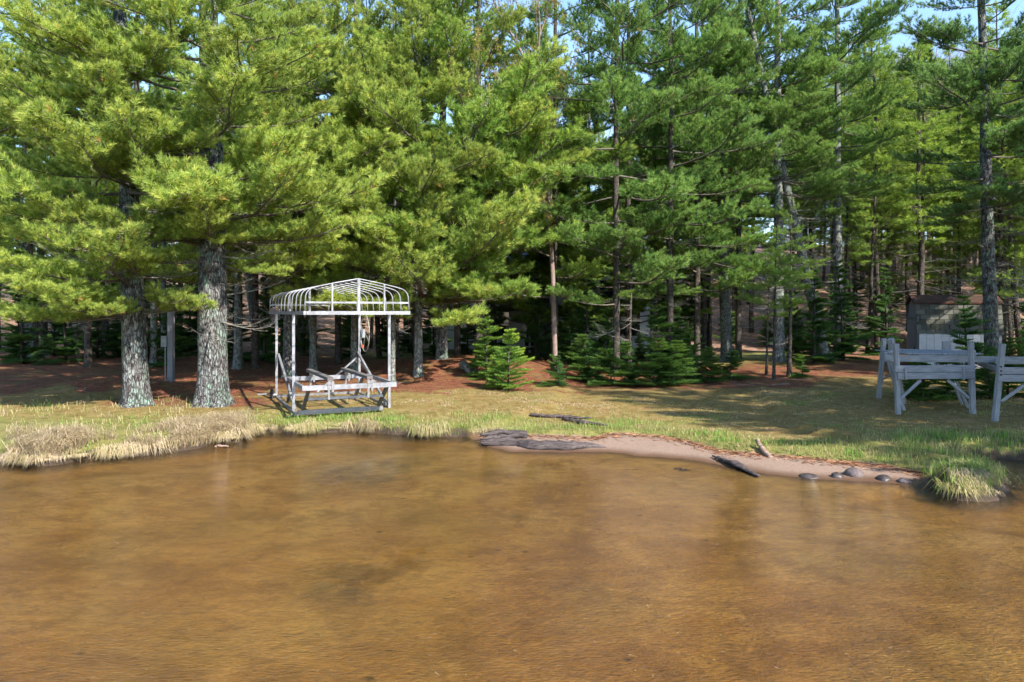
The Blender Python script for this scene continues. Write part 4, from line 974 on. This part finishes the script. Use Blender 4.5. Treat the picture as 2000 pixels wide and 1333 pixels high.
# ------------------------------------------------------------------ logs, branches, stones
def log(name, label, pts, rad, mat, seed, nseg=14, flat=0.8, kn=0.16, cat='log'):
    r_ = np.random.RandomState(seed); pts = np.array(pts, float); u0 = np.linspace(0, 1, len(pts)); u = np.linspace(0, 1, 26)
    P_ = np.stack([np.interp(u, u0, pts[:, k]) for k in range(3)], -1); P_[:, 2] += r_.normal(0, 0.008, 26)
    R_ = np.interp(u, u0, rad)
    low = r_.rand(7, nseg); nz_ = np.stack([np.interp(u*6, np.arange(7), low[:, k]) for k in range(nseg)], -1)
    nz_ = 1+(nz_-0.5)*2*kn+r_.normal(0, kn*0.35, (26, nseg))
    b = MB(); b.tube(P_, R_, nseg, 0, True, nz_)
    v = b.v[0]; c_ = np.repeat(P_, nseg, 0); v[:, 2] = c_[:, 2]+(v[:, 2]-c_[:, 2])*flat
    o = b.build(name, [mat], None, True); tag(o, label, cat); return o
A_ = [pix(940, 871), pix(1010, 873), pix(1040, 877), pix(1110, 879), pix(1150, 876), pix(1184, 877)]
lg = log('driftwood_log', 'long dark rotten log lying along the waterline', [(x, y, z) for (x, y), z in zip(A_, (0.05, 0.06, 0.06, 0.06, 0.05, 0.03))], [0.05, 0.09, 0.13, 0.135, 0.10, 0.02], 'driftwood', 1, 16, 0.85, 0.22)
B_ = [pix(938, 868), pix(975, 866), pix(1030, 867)]
b = MB()
for k, (dz, dy) in enumerate(((0.10, 0.1), (0.17, 0.25), (0.05, -0.05))):
    r_ = np.random.RandomState(40+k); P_ = np.array([(x, y+dy, z+dz) for (x, y), z in zip(B_, (0, 0.03, 0.04))])
    u = np.linspace(0, 1, 10); P_ = np.stack([np.interp(u, [0, 0.5, 1], P_[:, c_]) for c_ in range(3)], -1)+r_.normal(0, 0.018, (10, 3))
    b.tube(P_, np.interp(u, [0, 0.3, 1], [0.03, 0.07, 0.05]), 7, 0, True, 1+r_.normal(0, 0.25, (10, 7)))
o = b.build('splintered_slab', ['driftwood'], None, True); o.parent = lg; o['label'] = 'splintered dark slabs at the left end of the log'
A_ = [pix(1392, 897), pix(1440, 914), pix(1482, 931)]
log('driftwood_branch', 'dark split branch slanting from the sand into the water', [(x, y, z) for (x, y), z in zip(A_, (0.07, 0.06, 0.01))], [0.025, 0.09, 0.03], 'driftwood', 2, 10, 0.6, 0.3, 'branch')
A_ = [pix(1450, 912), pix(1465, 913)]
a1 = pix(1484, 893); a2 = pix(1505, 901)
log('driftwood_stub', 'short forked pale driftwood stub on the sand below the grass', [(a1[0], a1[1]+0.15, 0.32), ((a1[0]+a2[0])/2, a1[1], 0.18), (a2[0], a2[1], 0.06)], [0.04, 0.05, 0.06], 'pale_driftwood', 3, 9, 0.9, 0.25, 'driftwood')
for k, pts in enumerate(([(1035, 813), (1090, 817), (1155, 820)], [(1100, 821), (1140, 830), (1188, 834)])):
    Q = [at(*q_) for q_ in pts]
    log('fallen_branch', ['dark fallen branch lying on the lawn, upper of two', 'dark fallen branch lying on the lawn, lower of two'][k], [(x, y, h1(x, y)+0.04) for x, y in Q], [0.05, 0.06, 0.02], 'driftwood', 5+k, 8, 0.9, 0.25, 'branch')
x, y = pix(432, 874); log('driftwood_piece', 'small whitish driftwood piece floating under the left bank', [(x-0.14, y, 0.02), (x, y, 0.03), (x+0.15, y+0.03, 0.02)], [0.02, 0.035, 0.02], 'pale_driftwood', 8, 9, 0.7, 0.15, 'driftwood')
p_ = at(527, 706); log('blue_container', 'small blue and white item lying on the needles behind the lift', [(p_[0]-0.12, p_[1], h1(*p_)+0.08), (p_[0]+0.14, p_[1], h1(*p_)+0.08)], [0.09, 0.09], 'blue_plastic', 9, 10, 0.9, 0.05, 'container')
a1 = at(912, 732); log('rotten_stump_log', 'short lichen covered log half buried in the red needles', [(a1[0]-0.2, a1[1]+0.5, h1(*a1)+0.35), (a1[0]+0.25, a1[1], h1(*a1)+0.1)], [0.17, 0.2], 'bark_thin', 10, 12, 1, 0.15)
def stone(label, px_, py_, sx, sy, sz, seed, mat, z=0.0):
    r_ = np.random.RandomState(seed); n1, n2 = 9, 14; x, y = pix(px_, py_); b = MB()
    th_ = np.linspace(0.12, math.pi-0.12, n1); ph_ = np.arange(n2)*2*math.pi/n2
    P_ = np.stack([np.zeros(n1), np.zeros(n1), -np.cos(th_)], -1)
    b.tube(P_, np.sin(th_), n2, 0, True, 1+r_.normal(0, 0.06, (n1, n2)))
    v = b.v[0]; v *= np.array([sx, sy, sz]); v += r_.normal(0, 0.005, v.shape)
    o = b.build('stone', [mat], None, True); o.location = (x, y, z); o.rotation_euler = (r_.normal(0, 0.1), r_.normal(0, 0.1), r_.uniform(0, 3)); tag(o, label, 'stone', 'stones along the sandy waterline')
stone('flat dark stone barely breaking the water, leftmost of the five', 1580, 932, 0.17, 0.15, 0.05, 1, 'wet_stone', 0.005)
stone('small dark wet stone left of the largest stone', 1635, 933, 0.11, 0.10, 0.08, 2, 'wet_stone', 0.01)
stone('largest rounded grey pink stone at the waterline', 1667, 931, 0.175, 0.15, 0.13, 3, 'dry_stone', 0.03)
stone('low brown stone right of the largest stone', 1726, 938, 0.17, 0.13, 0.08, 4, 'wet_stone', 0.01)
stone('smallest speckled stone, nearest the grass tussock', 1768, 943, 0.12, 0.10, 0.06, 5, 'dry_stone', 0.01)

rf_ = np.random.RandomState(123)
for k, (x_, y_) in enumerate([(-11.5, 23.5), (-9.0, 24.6), (-7.2, 25.8), (-3.6, 25.2), (-1.8, 26.5), (-5.2, 27.3), (0.8, 26.6), (9.6, 24.6), (11.0, 26.2), (7.6, 25.6), (12.8, 24.0), (-13.5, 22.4), (10.4, 23.0)]):
    s_ = rf_.uniform(0.35, 0.8)
    o = inst('fallen_twig_branch', DEAD[rf_.randint(len(DEAD))], None, (x_, y_, h1(x_, y_)+0.05*s_), (rf_.normal(0, 0.15), rf_.normal(0.02, 0.04), rf_.uniform(0, 6.28)), (s_, s_, s_*0.35))
    tag(o, 'thin dead branch lying on the needle covered forest floor', 'branch', 'dead branches on the forest floor')
# ------------------------------------------------------------------ grasses and litter
def blades(X, Y, Z, h, tint, rng, w=0.009, bend=0.6, dirx=None, drop=0.0):
    n = len(X); az = rng.uniform(0, 2*math.pi, n) if dirx is None else dirx
    d = np.stack([np.cos(az), np.sin(az), np.zeros(n)], -1); bnd = np.abs(rng.normal(bend, 0.25, n))
    side = np.stack([-np.sin(az+rng.normal(0, 0.6, n)), np.cos(az), np.zeros(n)], -1)*(w/2)
    p0 = np.stack([X, Y, Z-0.01], -1); upv = np.array([0, 0, 1.0])
    m = p0+upv*(h*0.62)[:, None]+d*(h*bnd*0.28)[:, None]
    e = p0+upv*(h*(1.0-0.42*np.clip(bnd, 0, 1.6)))[:, None]+d*(h*bnd*0.8)[:, None]
    m[:, 2] -= drop*0.30*h; e[:, 2] -= drop*h; e[:, 2] = np.maximum(e[:, 2], -0.01)
    v = np.stack([p0-side, p0+side, m+side*0.8, m-side*0.8, e], 1).reshape(-1, 3)
    b_ = np.arange(n)[:, None]*5
    return v, b_+np.array([[0, 1, 2, 3]]), b_+np.array([[3, 2, 4]]), np.repeat(tint, 5)
def grass_obj(name, label, parts, cat='grass'):
    b = MB()
    for v, q4, t3, tt in parts:
        b.add(v, q4, 0, tt); b.f.append(t3+(b.n-len(v))); b.m.append(0)
    o = b.build(name, ['grass_blade'], None, False, True); tag(o, label, cat, kind='stuff'); return o
rg = np.random.RandomState(31)
def samp(n, x0, x1, y0, y1, cond):
    X = rg.uniform(x0, x1, n); Y = rg.uniform(y0, y1, n); h, s, g, b_ = hgt(X, Y, True)
    k = cond(X, Y, s, g) > rg.rand(n); return X[k], Y[k], h[k], s[k], g[k]
# green bank grass
def cg(X, Y, s, g):
    pxx = X/Y*F+1000; clump = sstep(0.42, 0.62, fbm(X*1.6, Y*1.6, 41))
    base = sstep(0.0, 0.06, g)*sstep(1.7, 0.5, g+(fbm(X*0.7, Y*0.7, 43)-0.5)*1.6)
    return base*(0.35+0.75*clump)*np.where(pxx < 470, 0.28, 1.0)
X, Y, Z, S_, G_ = samp(130000, -12.5, 13.5, 10.3, 19.5, cg)
pxx = X/Y*F+1000; cl = fbm(X*2.3, Y*2.3, 47)
tint = np.clip(0.72+(cl-0.5)*1.0+rg.normal(0, 0.16, len(X)), 0.0, 1.0)
h = 0.10*rg.uniform(0.5, 1.6, len(X))*(0.6+0.8*cl); h = h*np.where(pxx > 1750, 1.5, 1.0)
G1 = blades(X, Y, Z, h, tint, rg, 0.012, 0.5)
grass_obj('bank_grass', 'fresh green grass along the top of the shore bank', [G1])
# straw sedge on the left bank, hanging over the edge
def cs(X, Y, s, g):
    pxx = X/Y*F+1000; clump = sstep(0.38, 0.6, fbm(X*1.3, Y*1.3, 51))
    return sstep(0.0, 0.05, g)*sstep(1.5, 0.7, g)*clump*sstep(500, 440, pxx)*sstep(10, 40, pxx)
X, Y, Z, S_, G_ = samp(110000, -12, -5, 12, 18.5, cs)
e_ = 0.06; gxx = (sdf(PG, X+e_, Y)-sdf(PG, X-e_, Y)); gyy = (sdf(PG, X, Y+e_)-sdf(PG, X, Y-e_))
az = np.where(rg.rand(len(X)) < 0.65, np.arctan2(-gyy, -gxx)+rg.normal(0, 0.7, len(X)), rg.uniform(0, 6.28, len(X)))
pxx = X/Y*F+1000
h = 0.28*rg.uniform(0.5, 1.4, len(X))*np.where(pxx < 180, 1.35, 1.0)*(0.6+0.7*fbm(X*1.3, Y*1.3, 51))
A1 = blades(X, Y, Z, h, np.clip(rg.normal(0.12, 0.12, len(X)), 0, 0.5), rg, 0.013, 0.95, az)
# overhanging straw fringe on every steep bank
nF = 18000; tt = rg.rand(nF); seg = np.concatenate([rg.randint(0, 22, 17000), rg.randint(33, 46, 1000)]); P0 = PG[seg]; P1 = PG[seg+1]; X = P0[:, 0]+(P1-P0)[:, 0]*tt; Y = P0[:, 1]+(P1-P0)[:, 1]*tt
nx_ = -(P1-P0)[:, 1]; ny_ = (P1-P0)[:, 0]; ln = np.hypot(nx_, ny_)+1e-9; X = X+nx_/ln*0.05; Y = Y+ny_/ln*0.05
keep = fbm(X*2.0, Y*2.0, 61) > np.where(seg < 12, 0.42, 0.47); X, Y, nx_, ny_, ln = X[keep], Y[keep], nx_[keep], ny_[keep], ln[keep]
segk = seg[keep]; X = X+rg.normal(0, 0.07, len(X)); Y = Y+rg.normal(0, 0.07, len(X))
Z = np.maximum(hgt(X, Y), 0.12)
A2 = blades(X, Y, Z, rg.uniform(0.4, 1.3, len(X))*(0.05+0.32*sstep(0.3, 0.7, fbm(X*3, Y*3, 68))), np.clip(rg.normal(np.where(segk < 11, 0.15, 0.42)+(fbm(X*1.5, Y*1.5, 66)-0.5)*0.9, 0.14), 0, 1), rg, 0.013, 0.8, np.arctan2(-ny_, -nx_)+rg.normal(0, 0.5, len(X)), 0.95)
grass_obj('dry_sedge', 'pale dry sedge drooping over the left bank edge', [A1, A2], 'sedge')
# rough grass in the shade on the left
def cr(X, Y, s, g): return sstep(1.0, 1.8, g)*sstep(21.5, 18.5, Y)*sstep(-7.5, -8.6, X)*sstep(0.4, 0.6, fbm(X*1.8, Y*1.8, 71))*0.8
X, Y, Z, S_, G_ = samp(15000, -16, -7, 14, 22, cr)
tint = np.clip(0.58+(fbm(X*2.0, Y*2.0, 73)-0.5)*1.6+rg.normal(0, 0.15, len(X)), 0, 1)
grass_obj('rough_grass', 'rough mixed grass in the shade around the left trunks', [blades(X, Y, Z, 0.15*rg.uniform(0.3, 1.6, len(X)), tint, rg, 0.012, 0.95)])
# thin lawn grass
def cl_(X, Y, s, g): return sstep(0.7, 1.6, g)*sstep(25, 21, Y)*sstep(-6.5, -4.5, X)*(0.06+0.94*sstep(0.48, 0.62, fbm(X*1.1, Y*1.1, 81)))
X, Y, Z, S_, G_ = samp(90000, -6, 17, 14, 25, cl_)
tint = np.clip(0.42+(fbm(X*1.5, Y*1.5, 83)-0.5)*1.8+rg.normal(0, 0.15, len(X)), 0, 1)
grass_obj('lawn_grass', 'short thin yellowish lawn grass', [blades(X, Y, Z, 0.045*rg.uniform(0.3, 1.8, len(X)), tint, rg, 0.012, 0.9)])
# needle litter and twigs
def cn(X, Y, s, g): return sstep(0.05, 0.3, g)*(0.28+0.72*sstep(22.5, 25.5, Y+4*np.exp(-((X+9)/3.6)**2)))
X, Y, Z, S_, G_ = samp(75000, -16, 17, 13, 34, cn)
P_ = np.stack([X, Y, Z+0.012], -1); az = rg.uniform(0, 6.28, len(X)); d = np.stack([np.cos(az), np.sin(az), rg.normal(0.1, 0.15, len(X))], -1); ln = rg.uniform(0.06, 0.2, len(X))
sd3 = np.stack([-np.sin(az), np.cos(az), np.zeros(len(X))], -1)*0.006
v = np.stack([P_-sd3, P_+sd3, P_+d*ln[:, None]], 1).reshape(-1, 3)
b = MB(); b.add(v, np.arange(len(v)).reshape(-1, 3), 0, np.repeat(np.clip(rg.normal(0.45, 0.22, len(X)), 0, 1), 3))
tag(b.build('pine_litter', ['litter_bit'], None, False, True), 'red brown fallen needles and twigs on the ground', 'litter', kind='stuff')
# drift line debris on the sand
nD = 2600; seg = rg.randint(21, 33, nD); tt = rg.rand(nD)[:, None]; Q = PG[seg]*(1-tt)+PG[seg+1]*tt; Q = Q+np.stack([rg.normal(0, 0.10, nD), -np.abs(rg.normal(0, 0.22, nD))], -1)
Z = np.maximum(hgt(Q[:, 0], Q[:, 1]), 0.0)+0.008; az = rg.normal(-0.3, 0.7, nD); ln = rg.uniform(0.03, 0.22, nD)
P_ = np.stack([Q[:, 0], Q[:, 1], Z], -1); d = np.stack([np.cos(az), np.sin(az), rg.normal(0.03, 0.06, nD)], -1); sd3 = np.stack([-np.sin(az), np.cos(az), rg.normal(0, 0.3, nD)], -1)*0.011
b = MB(); b.add(np.stack([P_-sd3, P_+sd3, P_+d*ln[:, None]], 1).reshape(-1, 3), np.arange(nD*3).reshape(-1, 3), 0, np.repeat(np.where(rg.rand(nD) < 0.45, rg.uniform(0.85, 1, nD), rg.uniform(0, 0.2, nD)), 3))
tag(b.build('drift_debris', ['litter_bit'], None, False, True), 'thin line of twigs and dry needles washed up on the sand', 'debris', kind='stuff')
# floating needles and straw, sunken leaves on the bed
nW = 700; D_ = rg.uniform(4.5, 14, nW); X = D_*rg.uniform(-0.74, 0.74, nW); k = zones(X, D_)[0] < -0.4; X = X[k]; D_ = D_[k]; n = len(X)
az = rg.normal(-0.5, 0.8, n); ln = rg.uniform(0.012, 0.05, n)*np.where(rg.rand(n) < 0.08, 2.2, 1); P_ = np.stack([X, D_, np.full(n, 0.003)], -1); d = np.stack([np.cos(az), np.sin(az), np.zeros(n)], -1); sd3 = np.stack([-np.sin(az), np.cos(az), np.zeros(n)], -1)*0.004
b = MB(); b.add(np.stack([P_-sd3, P_+sd3, P_+d*ln[:, None]], 1).reshape(-1, 3), np.arange(n*3).reshape(-1, 3), 0, np.repeat(rg.uniform(0.0, 0.45, n), 3))
tag(b.build('floating_straw', ['grass_blade'], None, False, True), 'tiny bits of straw floating on the lake', 'debris', kind='stuff')
cx = np.concatenate([rg.uniform(1, 8, 26), rg.uniform(-6, 7, 40)]); cy = np.concatenate([rg.uniform(8, 11.5, 26), rg.uniform(5, 13.5, 40)])
b = MB()
for x_, y_ in zip(cx, cy):
    if zones(np.array([x_]), np.array([y_]))[0][0] > -0.7: continue
    for q_ in range(rg.randint(2, 7)):
        ox, oy = rg.normal(0, 0.07, 2); a0 = rg.uniform(0, 6.28); L_ = rg.uniform(0.05, 0.13); zz = h1(x_+ox, y_+oy)+0.03
        t_ = np.array([0, 0.9, 1.8, 3.14, 4.5, 5.4]); b.add(np.stack([x_+ox+np.cos(t_+a0)*L_*(0.6+0.4*np.cos(t_)**2), y_+oy+np.sin(t_+a0)*L_*0.45, zz+rg.normal(0, 0.012, 6)], -1), np.array([[0, 1, 2], [0, 2, 3], [0, 3, 4], [0, 4, 5]]), 0)
tag(b.build('sunken_leaves', ['driftwood'], None), 'dark sunken leaves scattered on the lake bed', 'leaves', kind='stuff')
# tussock at the right, on the water's edge
tx, ty = pix(1905, 965); TU = empty('sedge_tussock', (tx, ty+0.25, 0.0)); tag(TU, 'straw and green sedge tussock jutting into the water at the right', 'sedge')
r_ = np.random.RandomState(3); n1, n2 = 8, 22; th_ = np.linspace(0.1, math.pi*0.62, n1)[::-1]
b = MB(); b.tube(np.stack([np.zeros(n1), np.zeros(n1), np.cos(th_)*0.30], -1), np.sin(th_)*0.44, n2, 0, True, 1+r_.normal(0, 0.16, (n1, n2)))
b.v[0][:, 1] *= 0.8; b.build('peat_mound', ['moss'], TU, True)
n = 2600; az = r_.uniform(0, 6.28, n); rad_ = np.sqrt(r_.rand(n))*0.40*(1+0.3*np.sin(az*3+1)); X = rad_*np.cos(az); Y = rad_*np.sin(az)*0.8; Z = 0.30*np.sqrt(np.clip(1-(rad_/0.5)**2, 0.05, 1))
g_ = blades(X, Y, Z, (0.07+0.16*fbm(X*5+9, Y*5, 91))*r_.uniform(0.3, 1.7, n), np.where((Y > -0.05)*(r_.rand(n) < 0.75), r_.uniform(0.6, 1, n), np.clip(r_.normal(0.15, 0.18, n), 0, 1)), r_, 0.011, 0.9, np.where(r_.rand(n) < 0.45, az, r_.uniform(0, 6.28, n))+r_.normal(0, 0.5, n), np.where(Y < 0, 0.5, 0.0))
n = 260; X = r_.normal(0.05, 0.22, n); Y = r_.normal(0.05, 0.15, n); g2 = blades(X, Y, np.full(n, 0.26), r_.uniform(0.12, 0.34, n), r_.uniform(0.6, 1.0, n), r_, 0.011, 0.25)
b = MB()
for v, q4, t3, tt in (g_, g2): b.add(v, q4, 0, tt); b.f.append(t3+(b.n-len(v))); b.m.append(0)
b.build('sedge_blades', ['grass_blade'], TU, False, True)
print('boughs', NB[0], 'objects', len(bpy.data.objects))
